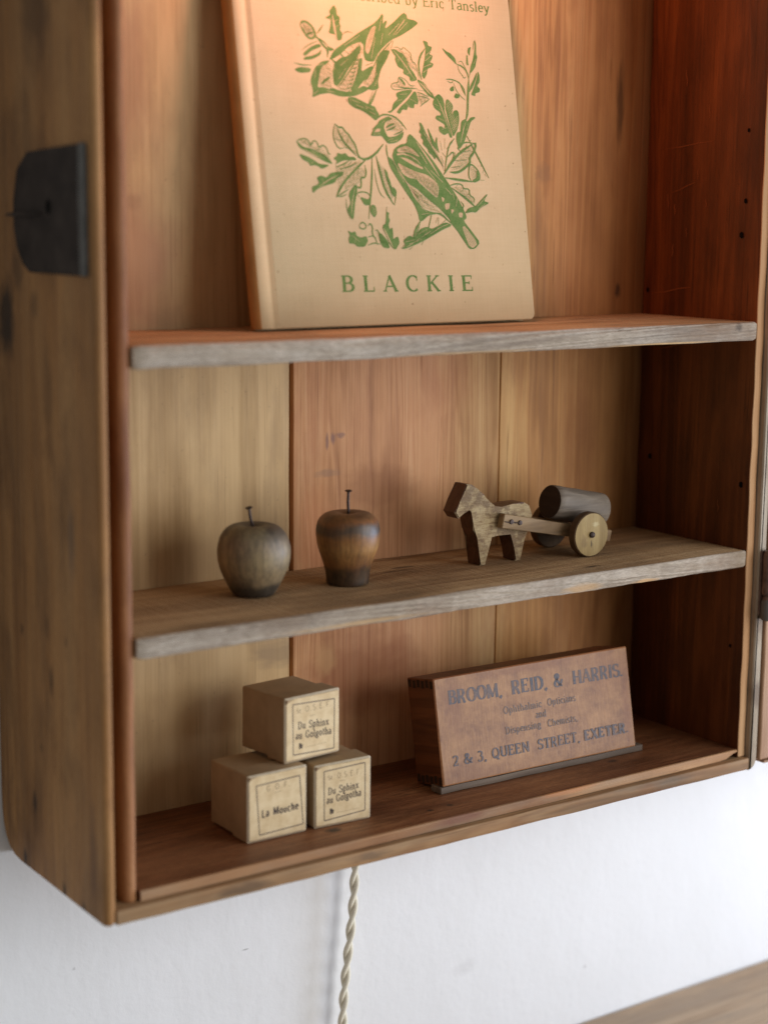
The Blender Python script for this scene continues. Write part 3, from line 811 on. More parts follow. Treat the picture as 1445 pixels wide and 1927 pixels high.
ART=[('P',0,[978,2883,1053,2990,1232,3095,1426,3212,1621,3314,1707,3378,1753,3434,1772,3425,1754,3318,1792,3363,1818,3360,1775,3267,1904,3350,2059,3473,2104,3449,2106,3407,2207,3398,2259,3370,2185,3317,2011,3220,1856,3156,1726,3063,1636,2974,1588,2897,1470,2901,1452,2973,1464,3078,1414,3107,1252,3044,1139,2954,1030,2896]),
('P',0,[1038,2845,1135,2912,1240,2940,1325,3007,1411,3075,1424,3013,1312,2881,1224,2793,1149,2696,1063,2608,1013,2616,1013,2740]),
('P',0,[1381,2917,1434,2930,1397,2771,1502,2830,1570,2854,1519,2747,1391,2656,1302,2558,1225,2565,1286,2651,1352,2779]),
('P',0,[1662,2965,1722,3032,1830,3038,1764,2929,1672,2818,1618,2689,1622,2605,1540,2580,1450,2596,1549,2664,1603,2793,1621,2899]),
('P',0,[863,2527,964,2521,1088,2491,1270,2504,1406,2552,1489,2598,1414,2626,1304,2574,1197,2542,1070,2557,984,2584]),
('P',0,[712,2463,733,2541,710,2622,723,2684,792,2800,887,2862,990,2878,948,2840,882,2815,835,2731,813,2647,793,2574,869,2583,944,2566,978,2532,888,2517,810,2503]),
('P',0,[849,2629,904,2673,972,2707,955,2675,901,2642,860,2609]),
('L',0.86,[993,2904,1076,2847,1121,2787]),
('L',0.86,[1116,2973,1186,2916,1168,2863]),
('L',0.86,[1195,2999,1256,2961]),
('L',0.86,[1049,2597,1107,2662]),
('L',0.86,[1267,3066,1328,3028]),
('L',0.86,[1336,3101,1418,3138]),
('L',0.86,[1464,2848,1574,2886]),
('L',0.86,[1731,2990,1782,2972]),
('L',0.86,[1663,2860,1719,2884]),
('L',0.55,[1074,2594,1161,2686,1294,2839,1377,2948]),
('L',0.49,[1416,2647,1506,2746,1599,2877,1648,2964,1780,3077,1868,3147]),
('L',0.86,[1882,3147,1830,3038]),
('L',0.43,[1375,2927,1372,2901,1313,2892]),
('L',0.43,[1356,2883,1353,2856,1293,2848]),
('L',0.43,[1336,2838,1333,2812,1274,2804]),
('L',0.43,[1317,2794,1314,2768,1255,2760]),
('L',0.43,[1297,2750,1294,2724,1235,2716]),
('L',0.43,[1278,2706,1275,2680,1216,2672]),
('L',0.43,[1259,2662,1256,2636,1197,2628]),
('L',0.43,[1239,2619,1236,2592,1177,2584]),
('L',0.43,[1220,2575,1217,2549,1158,2541]),
('W',0,[1476,3016,1509,3134,1590,3270,1659,3301,1611,3161,1517,2967]),
('L',0.43,[1505,3039,1588,3254]),
('L',0.43,[1529,3062,1602,3261]),
('L',0.43,[1552,3084,1616,3269]),
('L',0.43,[1576,3107,1630,3276]),
('L',0.43,[1599,3129,1644,3283]),
('K',0.49,[1889,3211,2071,3399]),
('K',0.49,[1916,3213,2101,3364]),
('K',0.49,[1949,3268,2063,3383]),
('K',0.49,[1821,3207,1984,3345]),
('K',0.49,[1692,3240,1741,3381]),
('K',0.49,[1743,3223,1702,3094]),
('K',0.49,[1632,3173,1552,2927]),
('K',0.49,[1201,3051,1422,3180]),
('K',0.49,[1250,3023,1441,3108]),
('K',0.49,[1192,2968,1325,3007]),
('K',0.49,[1108,2901,1190,2947]),
('K',0.49,[1044,2783,1027,2865]),
('K',0.49,[1084,2682,1201,2813]),
('K',0.49,[1125,2829,1237,2908]),
('K',0.49,[1523,2663,1614,2773]),
('K',0.49,[1572,2634,1623,2731]),
('K',0.49,[789,2769,765,2665]),
('K',0.49,[806,2811,897,2837]),
('K',0.49,[735,2500,802,2544]),
('K',0.49,[916,2545,1016,2534]),
('L',1.22,[1587,2587,1500,2452,1418,2365]),
('L',0.55,[1539,2575,1467,2451]),
('K',0.37,[1579,2576,1493,2452]),
('P',0,[1191,2490,1269,2494,1369,2457,1470,2419,1547,2402,1562,2360,1597,2314,1543,2244,1457,2303,1371,2352,1257,2379,1184,2428]),
('K',0.55,[1240,2461,1341,2435]),
('K',0.55,[1286,2411,1387,2384]),
('K',0.55,[1428,2396,1517,2369]),
('K',0.55,[1462,2346,1538,2317]),
('K',0.55,[1438,2365,1416,2406]),
('K',0.55,[1215,2471,1223,2429]),
('P',0,[1107,3484,1036,3412,1051,3372,970,3335,1051,3320,1028,3226,1003,3173,1110,3159,1116,3098,1169,3111,1190,3185,1155,3214,1172,3257,1157,3297,1176,3355,1134,3378,1135,3440]),
('K',0.8,[1076,3374,1087,3240,1107,3107]),
('K',0.37,[1088,3302,1141,3327]),
('K',0.37,[1087,3240,1147,3265]),
('K',0.37,[1076,3312,1027,3334]),
('L',0.92,[634,3239,669,3277,731,3272,800,3220,829,3140,787,3097,725,3103,681,3161,634,3239]),
('L',0.73,[702,3122,743,3155,820,3171]),
('L',0.37,[673,3252,690,3182]),
('L',0.37,[691,3241,714,3171]),
('L',0.37,[710,3230,738,3161]),
('L',0.37,[729,3219,761,3150]),
('L',0.37,[748,3209,785,3139]),
('L',0.86,[829,3140,907,3043,977,2986,955,2902]),
('L',0.61,[943,3261,886,3195,843,3152]),
('L',0.61,[802,3118,900,3094,981,3027]),
('P',0,[637,2924,739,3002,857,3050,898,3022,761,2972,666,2905]),
('P',0,[637,2863,665,2895,754,2910,846,2947,889,2990,869,2928,750,2874]),
('L',0.37,[623,2964,730,3032,861,3081]),
('L',0.49,[509,2825,618,2805,743,2813]),
('P',0,[507,2753,591,2784,727,2776,710,2734,572,2721]),
('P',0,[968,3026,988,2976,1053,2990,1043,3010,993,3023]),
('L',0.37,[1188,3164,1244,3210,1333,3195]),
('P',0,[1843,3051,1895,3054,1960,3022,1993,3016,2044,2956,2080,2867,2131,2807,2175,2737,2144,2717,2074,2709,2068,2759,1980,2790,1996,2836,1919,2858,1882,2937,1897,2974,1856,3016]),
('L',0.31,[1874,3071,1932,3084,1986,3051,2013,3089,2087,3039,2119,3014,2113,2960,2132,2925,2166,2918,2190,2819,2204,2739]),
('K',0.31,[1871,3044,1994,2917,2134,2735]),
('K',0.31,[1942,2968,1925,2913]),
('K',0.31,[2015,2900,1997,2845]),
('K',0.31,[2074,2813,2036,2784]),
('K',0.31,[1986,2952,2002,2989]),
('K',0.31,[2045,2866,2063,2921]),
('P',0,[2300,3179,2368,3166,2375,3121,2427,3115,2403,3059,2376,3030,2427,3015,2405,2968,2378,2939,2429,2924,2407,2886,2335,2864,2323,2808,2274,2742,2244,2786,2278,2879,2313,2990,2336,3091]),
('K',0.47,[2327,3009,2404,3068]),
('K',0.47,[2303,2944,2410,3014]),
('K',0.47,[2284,2879,2400,2922]),
('K',0.47,[2271,2815,2328,2854]),
('L',0.88,[2325,3090,2245,3004,2212,2911,2213,2821,2238,2731]),
('L',0.57,[2164,2632,2019,2625,1883,2637]),
('L',0.31,[2138,2663,2057,2659,2027,2702,1985,2736,1918,2751,1904,2723,1900,2687,1819,2674,1792,2637,1822,2602,1902,2606,2018,2621]),
('P',0,[1906,2741,1961,2726,2001,2674,1988,2655,1957,2690]),
('P',0,[2098,2616,1959,2600,1864,2568,1855,2541,1880,2506,1805,2449,1774,2367,1716,2356,1748,2339,1846,2406,1946,2482,2046,2559]),
('P',0,[2114,2598,2142,2591,2165,2492,2150,2455,2104,2462,2092,2407,2041,2414,2009,2431,1992,2385,1924,2391,1889,2336,1840,2352,1904,2417,2003,2485,2068,2551]),
('K',0.31,[2012,2566,1908,2552]),
('K',0.31,[1936,2500,1854,2478]),
('K',0.31,[2041,2514,2140,2473]),
('K',0.31,[1977,2457,2042,2423]),
('L',0.36,[2153,2591,2210,2585,2311,2544]),
('L',0.36,[2160,2546,2264,2542,2321,2526]),
('L',0.36,[2182,2429,2232,2468,2294,2498,2332,2527]),
('L',0.36,[2156,2618,2271,2606]),
('L',0.36,[2166,2501,2239,2527]),
('L',2.28,[2180,2728,2255,2669,2317,2599,2403,2530]),
('K',0.47,[2200,2702,2275,2642,2360,2565]),
('K',0.31,[2235,2704,2321,2636,2407,2567]),
('P',0,[2405,2548,2468,2588,2523,2545,2538,2472,2530,2399,2555,2308,2591,2199,2615,2099,2580,2098,2562,2152,2499,2122,2432,2157,2426,2211,2463,2222,2507,2196,2524,2243,2389,2301,2405,2339,2476,2341,2469,2378,2391,2420,2367,2474]),
('P',0,[2567,2519,2593,2534,2647,2486,2661,2450,2632,2357,2673,2404,2711,2415,2738,2389,2736,2296,2698,2194,2629,2108,2611,2163,2569,2327,2547,2445]),
('K',0.36,[2567,2464,2632,2513]),
('K',0.36,[2571,2440,2637,2491]),
('K',0.36,[2576,2415,2641,2469]),
('K',0.36,[2580,2390,2646,2447]),
('K',0.36,[2585,2366,2651,2426]),
('K',0.36,[2589,2341,2655,2404]),
('K',0.36,[2593,2317,2660,2382]),
('K',0.36,[2598,2292,2665,2360]),
('K',0.36,[2602,2267,2670,2338]),
('K',0.36,[2607,2243,2674,2316]),
('K',0.36,[2611,2218,2679,2294]),
('K',0.36,[2615,2193,2684,2272]),
('K',0.36,[2620,2169,2689,2250]),
('K',0.31,[2641,2274,2721,2351]),
('K',0.31,[2641,2252,2719,2327]),
('K',0.31,[2641,2230,2716,2303]),
('K',0.31,[2641,2208,2713,2279]),
('K',0.31,[2641,2186,2711,2255]),
('K',0.31,[2641,2164,2708,2231]),
('K',0.31,[2438,2532,2506,2398,2585,2144]),
('K',0.31,[2461,2414,2505,2388]),
('K',0.31,[2438,2312,2529,2279]),
('K',0.31,[2471,2186,2544,2207]),
('K',0.31,[2396,2466,2453,2450]),
('L',1.14,[2932,2777,2914,2674,2890,2534,2871,2394,2836,2300]),
('K',0.31,[2893,2543,2863,2375]),
('P',0,[3074,3234,3087,3184,3074,3072,3089,3045,3065,2988,3045,2922,2963,2843,2972,2918,3017,2994,3054,3108]),
('L',0.36,[3030,3116,3052,3201,3074,3234]),
('L',0.41,[2932,2777,2976,2899,3017,2994]),
('K',0.31,[3025,2958,3062,3016]),
('P',0,[2959,3130,3004,3151,2986,3104,2974,3047,2948,3083]),
('P',0,[2926,3054,2943,3046,2941,2971,2949,2935,2914,2942]),
('P',0,[2568,3115,2641,3073,2687,3058,2753,3007,2768,2934,2713,2977,2626,3045]),
('L',0.67,[2763,2943,2851,2920,2917,2859,2931,2767]),
('L',0.31,[2780,2935,2796,2862,2840,2818,2860,2782,2898,2803]),
('L',0.31,[2796,2963,2846,2984,2876,2931,2918,2868]),
('P',0,[3077,2877,3098,2832,3094,2757,3045,2708,3090,2673,3074,2635,3012,2623,3007,2586,2948,2601,2978,2649,3023,2726,3063,2811]),
('P',0,[3063,2867,3005,2780,2948,2703,2914,2618,2982,2686,3043,2792]),
('L',0.47,[2594,2759,2654,2762,2713,2756,2782,2732,2847,2671,2863,2597]),
('P',0,[2635,2651,2693,2691,2699,2636,2650,2624]),
('P',0,[2691,2562,2720,2609,2777,2584,2762,2556,2719,2549]),
('L',0.31,[2698,2728,2724,2646,2788,2575,2856,2532]),
('L',0.57,[2783,2741,2832,2642,2867,2579]),
('L',0.31,[2604,2741,2672,2717,2701,2755]),
('P',0,[2832,2319,2768,2288,2748,2214,2743,2168,2682,2156,2666,2068,2696,1963,2777,2039,2869,2218,2908,2294,2979,2334,2969,2347,2906,2335,2852,2282]),
('K',0.26,[2828,2281,2780,2178,2728,2038]),
('K',0.26,[2781,2243,2787,2132]),
('K',0.26,[2875,2274,2829,2180]),
('P',0,[448,2002,534,1927,638,1913,740,1872,812,1848,909,1754,835,1770,713,1819,581,1876,481,1925]),
('P',0,[474,1856,586,1825,657,1792,726,1750,865,1744,753,1698,703,1732,661,1740,607,1730,590,1764,509,1797]),
('L',0.47,[457,1993,512,2012,576,2023,624,1981,631,1947,680,2009,730,1976,735,1924,792,1960,842,1927,857,1866,888,1859]),
('L',0.31,[527,1961,573,1997]),
('L',0.31,[608,1929,676,1974]),
('L',0.31,[700,1897,789,1934]),
('K',0.31,[532,1909,632,1860,754,1812]),
('K',0.31,[636,1895,685,1862]),
('K',0.31,[738,1855,766,1821]),
('K',0.31,[620,1747,656,1783]),
('L',0.47,[978,2193,946,2096,947,2009,1003,1923,1069,1934]),
('L',0.67,[978,2193,1028,2152,1072,2162,1110,2111,1151,2086,1188,2025,1227,1982,1242,1921,1257,1851,1329,1808]),
('L',0.78,[1005,2142,1057,2021,1136,1944,1235,1850]),
('L',0.52,[960,2027,1067,2013]),
('L',0.52,[1066,2100,1068,2021]),
('L',0.52,[1149,2068,1117,1970]),
('L',0.62,[1070,1942,1145,1927]),
('P',0,[916,1816,972,1843,976,1878,1040,1863,1085,1881,1124,1838,1201,1840,1230,1806,1142,1804,1055,1802,941,1755,967,1791]),
('L',0.52,[937,1720,1050,1758,1142,1804]),
('L',0.52,[990,1704,1134,1733,1227,1779]),
('L',0.52,[941,1755,958,1712]),
('L',0.52,[1047,1731,1073,1767]),
('L',0.52,[1114,1750,1163,1795]),
('L',0.52,[1180,1752,1217,1788]),
('P',0,[604,1505,670,1523,705,1550,678,1601,734,1628,806,1604,866,1657,942,1668,1041,1678,1025,1634,947,1606,908,1553,754,1516,665,1480,607,1435]),
('K',0.26,[700,1506,837,1587,972,1642]),
('K',0.26,[757,1542,741,1594]),
('L',0.93,[1351,1809,1208,1708,1064,1591,966,1484,913,1396]),
('L',0.67,[1335,1755,1347,1667,1319,1613,1265,1621,1266,1533,1240,1497,1199,1523]),
('P',0,[1081,1442,1191,1549,1206,1488,1158,1346,1114,1151,1084,1178,1051,1274,1101,1328]),
('K',0.26,[1175,1505,1112,1328,1097,1195]),
('L',0.47,[913,1396,1016,1450,1085,1486]),
('L',0.41,[925,1405,990,1405,1058,1433]),
('L',0.41,[1041,1380,1039,1257,1082,1160]),
('L',0.47,[1124,1636,1104,1557]),
('L',0.47,[1182,1673,1162,1584]),
('L',0.47,[1242,1718,1221,1629]),
('L',0.47,[1062,1573,1043,1494]),
('L',0.93,[1617,1994,1492,1875,1351,1809,1245,1842]),
('L',0.83,[1444,1847,1413,1580,1325,1161]),
('P',0,[1230,1408,1337,1374,1374,1410,1364,1321,1286,1312]),
('L',0.47,[1189,1434,1236,1462,1346,1454,1373,1401]),
('L',0.41,[1189,1434,1229,1400]),
('P',0,[1376,1321,1430,1313,1443,1224,1404,1179,1355,1232]),
('K',0.31,[1395,1299,1398,1224]),
('K',0.31,[1417,1291,1420,1215]),
('L',1.04,[1501,1857,1537,1671,1584,1484,1690,1324]),
('L',0.47,[1700,1316,1721,1397,1741,1478,1700,1522]),
('P',0,[1599,1726,1639,1682,1644,1628,1663,1593,1678,1522,1741,1478,1710,1405,1670,1450,1645,1530,1611,1628]),
('L',0.36,[1463,1714,1471,1581,1511,1439,1574,1395]),
('P',0,[1025,1037,1077,1010,1123,1028,1139,975,1203,957,1271,975,1287,922,1236,860,1137,860,1097,896,1032,896,1027,949,1052,984]),
('L',0.47,[1184,1090,1233,1134,1285,1099,1269,1055,1202,1055,1184,1090]),
('L',0.57,[1306,1090,1342,1117,1370,1073,1353,1010,1381,966]),
('L',0.47,[1282,877,1374,904,1461,885]),
('L',0.52,[1292,966,1383,984,1416,877]),
('L',0.41,[1400,1037,1434,1046,1528,876]),
('K',0.31,[1074,984,1176,913]),
('K',0.31,[1126,957,1109,904]),
('P',0,[1443,1019,1496,992,1565,912,1580,840,1491,850,1453,912]),
('P',0,[1587,1315,1579,1243,1612,1234,1596,1189,1615,1154,1586,1100,1603,1046,1640,1073,1642,992,1636,939,1708,974,1723,902,1657,822,1594,867,1541,992,1504,1064,1519,1100,1553,1109]),
('K',0.47,[1520,1064,1570,957,1626,849]),
('L',0.62,[1539,2257,1592,2298,1669,2326,1802,2307,1883,2251,1961,2165]),
('P',0,[1587,2249,1715,2303,1774,2276,1672,2243,1641,2183,1659,2126,1689,2068,1802,2082,1921,2144,1887,2065,1795,2013,1682,2000,1638,2047,1605,2085,1520,2082,1453,2080,1489,2139,1531,2189,1571,2220]),
('W',0,[1499,2115,1540,2160,1596,2162,1586,2128]),
('L',0.9,[1670,2175,1742,2211,1793,2223]),
('L',0.68,[1673,2146,1762,2168,1816,2204]),
('L',0.51,[1767,2100,1844,2122,1910,2154]),
('L',0.51,[1478,2148,1545,2199]),
('K',0.34,[1686,2039,1763,2061]),
('K',0.34,[1709,2020,1823,2043]),
('K',0.34,[1620,2222,1661,2252]),
('K',0.34,[1583,2104,1485,2095]),
('L',0.68,[1656,1989,1653,1901,1665,1843]),
('P',0,[1655,1862,1724,1825,1765,1748,1839,1632,1926,1515,1989,1398,2057,1329,2102,1280,2200,1251,2301,1232,2171,1211,2061,1141,2031,1151,2021,1230,1981,1328,1882,1455,1764,1620,1679,1746]),
('P',0,[1730,1874,1762,1943,1855,1995,1943,2008,1965,2087,2006,2118,2086,2051,2177,1955,2291,1839,2415,1682,2528,1534,2618,1405,2705,1245,2724,1184,2668,1154,2797,1012,2891,901,2803,830,2724,830,2655,922,2564,1043,2494,1113,2452,1203,2373,1302,2215,1380,2074,1488,1955,1545,1862,1612,1788,1729,1737,1825]),
('W',0,[1783,1797,1890,1750,2047,1695,2196,1668,2327,1581,2352,1522,2319,1397,2200,1480,2072,1577,2038,1616,1938,1624,1844,1671]),
('W',0,[1769,1890,1894,1903,2064,1848,2163,1717,2029,1759,1898,1819]),
('L',1.24,[1778,1865,1903,1869,2036,1823,2129,1756]),
('W',0,[1799,1944,1929,1987,2025,1951,2128,1855,1970,1910,1807,1905]),
('L',0.45,[1847,1926,1974,1949]),
('L',0.45,[1899,1947,2045,1902]),
('L',0.45,[1958,1910,2091,1864]),
('L',0.34,[1823,1710,1887,1726]),
('L',0.34,[1879,1674,1942,1703]),
('L',0.34,[1935,1637,1997,1681]),
('L',0.34,[1991,1601,2053,1658]),
('L',0.34,[2048,1564,2108,1636]),
('L',0.34,[2104,1528,2164,1613]),
('L',0.34,[2161,1491,2220,1590]),
('L',0.34,[2218,1454,2276,1567]),
('L',0.34,[2275,1417,2333,1544]),
('L',0.34,[2154,1519,2204,1629]),
('L',0.34,[2183,1497,2230,1609]),
('L',0.34,[2213,1476,2256,1590]),
('L',0.34,[2242,1454,2282,1570]),
('L',0.34,[2272,1433,2308,1551]),
('L',0.34,[2301,1411,2334,1531]),
('K',0.62,[2084,2032,2240,1838,2373,1652]),
('K',0.62,[2172,1915,2286,1789]),
('K',0.62,[2168,1757,2316,1601]),
('K',0.62,[2122,1914,2209,1787]),
('K',0.62,[2252,1719,2417,1583]),
('K',0.62,[2449,1523,2531,1444]),
('W',0,[2416,1343,2495,1353,2474,1283,2421,1273]),
('W',0,[2373,1422,2423,1403,2391,1352]),
('W',0,[2613,1244,2672,1244,2658,1184,2607,1194]),
('W',0,[2500,1283,2551,1274,2506,1223]),
('K',0.56,[2581,1314,2605,1405]),
('K',0.45,[2546,1464,2564,1394]),
('W',0,[2641,1083,2694,1088,2857,891,2778,835,2716,871]),
('L',0.45,[2642,1063,2726,851]),
('L',0.45,[2655,1067,2748,859]),
('L',0.45,[2667,1071,2770,867]),
('L',0.45,[2679,1075,2793,875]),
('L',0.45,[2691,1079,2815,883]),
('L',0.45,[2704,1083,2837,891]),
('K',0.4,[1926,1515,2088,1379,2257,1301]),
('K',0.4,[1735,1806,1819,1670,1917,1544]),
('K',0.4,[1971,1466,2061,1369]),
('K',0.4,[2066,1300,2150,1251]),
('K',0.4,[2070,1220,2173,1231]),
('K',0.4,[1773,1709,1858,1573]),
('L',0.34,[1940,1525,1973,1486]),
('L',0.34,[1978,1504,2009,1467]),
('L',0.34,[2016,1483,2045,1448]),
('L',0.34,[2054,1462,2080,1428]),
('L',0.34,[2092,1440,2116,1409]),
('L',0.34,[2130,1419,2152,1390]),
('L',0.34,[2168,1398,2188,1370]),
('L',0.34,[2207,1376,2224,1351]),
('L',0.34,[2245,1355,2260,1331]),
('L',0.34,[2284,1333,2297,1312]),
('L',0.34,[2322,1312,2333,1292]),
('L',0.34,[2361,1290,2369,1272]),
('L',0.85,[2027,1517,2192,1400,2371,1282,2497,1143]),
('L',0.79,[2251,1241,2364,1222,2494,1113]),
('L',1.58,[2042,1141,1975,1042,1928,963]),
('K',0.4,[2034,1121,1949,983]),
('L',1.36,[2209,1211,2155,1072]),
('P',0,[1774,924,1868,983,1940,953,2026,1052,2131,1082,2204,1052,2325,1102,2418,1133,2499,1098,2358,1052,2223,992,2062,923,1957,884,1789,835,1752,835,1806,875]),
('K',0.45,[1810,914,1937,933]),
('K',0.45,[1857,884,2039,943]),
('K',0.45,[2008,1002,2127,1052]),
('K',0.45,[2042,963,2176,1032]),
('K',0.45,[2173,1002,2321,1072]),
('K',0.45,[2282,1062,2442,1113]),
('K',0.45,[1961,923,2015,953]),
('K',0.45,[1816,855,1908,894]),
('K',0.45,[2083,992,2149,1012]),
('L',0.51,[1739,836,1794,884]),
('L',0.51,[2309,1192,2299,1102]),
('L',0.51,[2422,1163,2325,1102]),
('L',0.51,[2263,1122,2295,1182]),
('L',0.51,[2062,923,2032,874]),
('L',0.51,[1850,825,1904,854]),
('P',0,[2146,2251,2183,2243,2244,2106,2332,1980,2407,1842,2455,1693,2426,1783,2347,1880,2330,1840,2297,1889,2249,1918,2241,1957,2171,2014,2188,2055,2153,2083,2170,2123,2134,2142,2165,2192]),
('L',1.36,[2266,2186,2315,2049,2379,1941]),
('L',1.24,[2383,2091,2362,2010,2397,1922]),
('K',0.51,[2198,2144,2308,1989,2407,1842,2450,1763]),
('L',1.02,[2440,1673,2558,1806,2717,1940,2912,2037]),
('L',0.96,[2913,2042,2959,2038,2914,1936,2841,1873,2847,1813,2719,1729,2624,1697,2534,1705]),
('L',0.51,[2717,1940,2670,1989,2782,2053,2913,2047]),
('L',0.56,[2716,1930,2864,1960]),
('L',0.56,[2614,1837,2799,1852]),
('L',0.56,[2553,1755,2712,1779]),
('L',0.56,[2786,1973,2818,2024]),
('L',0.56,[2629,1858,2637,1928]),
('L',0.56,[2454,1683,2500,1864,2556,2016,2642,2089]),
('L',0.51,[2500,1864,2613,1948,2611,1867,2502,1764]),
('L',0.45,[2442,1923,2500,1864]),
('L',0.45,[2430,2052,2444,1943]),
('L',0.45,[2499,2084,2485,1964]),
('L',0.45,[2511,1965,2611,2048]),
('L',0.45,[2424,1882,2454,1803]),
('L',0.96,[2455,1638,2668,1617,2863,1600]),
('L',0.56,[2863,1600,2962,1653,2969,1714,2909,1774,2859,1803,2823,1772,2804,1660,2838,1610]),
('P',0,[2931,1733,2980,1694,2972,1623,2889,1591,2851,1610,2929,1652]),
('L',0.34,[2882,1773,2927,1693]),
('L',0.45,[2972,1623,3038,1619]),
('L',0.73,[2829,2125,2963,1897,3108,1646]),
('L',0.45,[2862,2066,2890,2077]),
('L',0.45,[2904,1966,2945,1977]),
('L',0.45,[2927,1936,2903,1956]),
('L',0.45,[2960,1876,3000,1877]),
('L',0.45,[3020,1817,3002,1776]),
('L',0.45,[3054,1756,3021,1705]),
('L',0.45,[3070,1665,3047,1695]),
('L',0.45,[2503,1544,2598,1576,2701,1567,2709,1517,2801,1518,2793,1448,2868,1408,2849,1357]),
('L',0.96,[2540,1525,2773,1387,2882,1297]),
('L',0.45,[2654,1375,2701,1325,2671,1295,2704,1235]),
('P',0,[2704,1235,2763,1296,2871,1317,2959,1389,3075,1472,2998,1379,3083,1360,2950,1307,2863,1246,2811,1256]),
('L',0.34,[2592,1525,2636,1566]),
('L',0.34,[2665,1476,2722,1517]),
('L',0.34,[2738,1427,2795,1468]),
('K',0.34,[2898,1317,3029,1420]),
('K',0.34,[2908,1287,3021,1349]),
('H',70,[1048,2592,1161,2686,1307,2839,1395,2928,1392,2782,1286,2651,1198,2553,1095,2548]),
('H',55,[1052,2856,1186,2916,1413,3096,1457,3015,1395,2928,1224,2793,1108,2673,1015,2637]),
('H',40,[789,2769,975,2852,1018,2782,983,2574,819,2586,816,2668]),
('H',65,[1415,2637,1610,2857,1662,2965,1840,3134,1816,3037,1672,2818,1605,2688,1491,2609]),
('H',60,[655,3261,729,3256,810,3190,802,3118,715,3123]),
('H',60,[1164,2479,1469,2409,1565,2329,1533,2275,1257,2379]),
('H',55,[1873,3062,1986,3051,2117,2996,2188,2801,2080,2867,1992,3006]),
('H',20,[1814,2629,1914,2714,2010,2647,2137,2654,2018,2621]),
('H',35,[2165,2592,2313,2562,2307,2508,2195,2448,2157,2519]),
('H',60,[468,1994,575,2014,631,1947,736,1933,857,1866,899,1763,638,1913]),
('H',55,[975,2167,1109,2102,1226,1973,1257,1851,1070,1942,960,2027]),
('H',60,[936,1711,1116,1768,1274,1807,1314,1773,1105,1662,951,1449]),
('H',70,[1266,1736,1338,1685,1260,1577,1177,1522,1018,1467,1121,1610]),
('H',60,[1508,1813,1599,1726,1677,1513,1683,1360,1577,1529]),
('H',40,[1399,1028,1496,992,1561,867,1452,903]),
('H',45,[1665,1843,1757,1787,1862,1612,1978,1526,2117,1419,2014,1398,1917,1544,1773,1709]),
('H',40,[1977,1516,2117,1419,2284,1311,2425,1193,2252,1251,2102,1280,2010,1358]),
('H',30,[1802,1964,1955,1998,2075,1952,2164,1836,2030,1773,1895,1908]),
('H',55,[1807,1788,2047,1695,2337,1561,2320,1402,2084,1577,1894,1672]),
('H',60,[1681,2273,1789,2296,1902,2203,1921,2144,1808,2131,1687,2156]),
('H',25,[1786,924,2024,1032,2178,1052,2417,1123,2224,1002,1958,894]),
('H',40,[2729,1931,2911,2027,2898,1915,2824,1842,2820,1802,2694,1738,2548,1715]),
('H',70,[2829,1772,2919,1743,2950,1663,2852,1620]),
('H',50,[2170,2232,2244,2106,2432,1833,2437,1763,2298,1899,2186,2035]),
('H',35,[2541,1535,2710,1527,2842,1408,2859,1327,2712,1426])]




def hatch(ink, poly, ang, gap=.00055, wdt=.00022):
    """short engraved strokes across an outline"""
    rnd = random.Random(len(poly) * 7 + int(ang))
    c, s = math.cos(math.radians(ang)), math.sin(math.radians(ang))
    rot = [(x * c + z * s, -x * s + z * c) for x, z in poly]
    v = min(p[1] for p in rot) + gap * .5
    while v < max(p[1] for p in rot):
        xs = []
        for (x0, z0), (x1, z1) in zip(rot, rot[1:] + rot[:1]):
            if (z0 > v) != (z1 > v):
                xs.append(x0 + (v - z0) / (z1 - z0) * (x1 - x0))
        xs.sort()
        for x0, x1 in zip(xs[::2], xs[1::2]):
            u = x0 + rnd.uniform(0, .0006)
            while u < x1:
                e = min(x1, u + rnd.uniform(.0012, .0030))
                if e - u > .0004:
                    a = (u * c - v * s, u * s + v * c)
                    e2 = (e * c - (v + .0001) * s, e * s + (v + .0001) * c)
                    m = ((a[0] + e2[0]) / 2, (a[1] + e2[1]) / 2)
                    ink.ribbon([a, m, e2], [wdt * .6, wdt, wdt * .5], 0, pointed=True)
                u = e + rnd.uniform(.0003, .0010)
        v += gap * rnd.uniform(.85, 1.2)


ink = Ink(.00006, 4e-7)
for kind, wd, c in ART:
    pts = [(c[i] / 20000, c[i + 1] / 20000) for i in range(0, len(c), 2)]
    if kind in 'PW':
        # soften the outline a little: one corner cutting pass
        q = []
        for i in range(len(pts)):
            a, b = pts[i], pts[(i + 1) % len(pts)]
            q += [(a[0] * .82 + b[0] * .18, a[1] * .82 + b[1] * .18), (a[0] * .18 + b[0] * .82, a[1] * .18 + b[1] * .82)]
        ink.poly(q, 0 if kind == 'P' else 1)
        if kind == 'P':
            ink.ribbon(q + q[:1], [.00016] * (len(q) + 1), 0)
    elif kind == 'H':
        hatch(ink, pts, wd)
    else:
        q = [pts[0]]
        for i in range(1, len(pts) - 1):
            a, b, d = pts[i - 1], pts[i], pts[i + 1]
            q += [(a[0] * .25 + b[0] * .75, a[1] * .25 + b[1] * .75), (d[0] * .25 + b[0] * .75, d[1] * .25 + b[1] * .75)]
        q.append(pts[-1])
        ink.ribbon(q, [wd / 1000 * (1.4 if kind == 'L' else 1.7)] * len(q), 0 if kind == 'L' else 1, pointed=True)
ink.done('printed_picture', [green, palem], book)
ink = Ink(.00006, 8e-7)
text(ink, 'BLACKIE', .0440, .1370, .0186, .0088, .19, .070, track=.42, slope=-.012)
ink.done('printed_lettering', [green], book)
ink = Ink(.00006, 8e-7)
text(ink, 'Described by Eric Tansley', .0630, .1668, .1782, .0057, .135, .070, track=.03, slope=.0)
ink.done('printed_lettering', [green], book)

# ---------------------------------------------------------------- two wooden apples


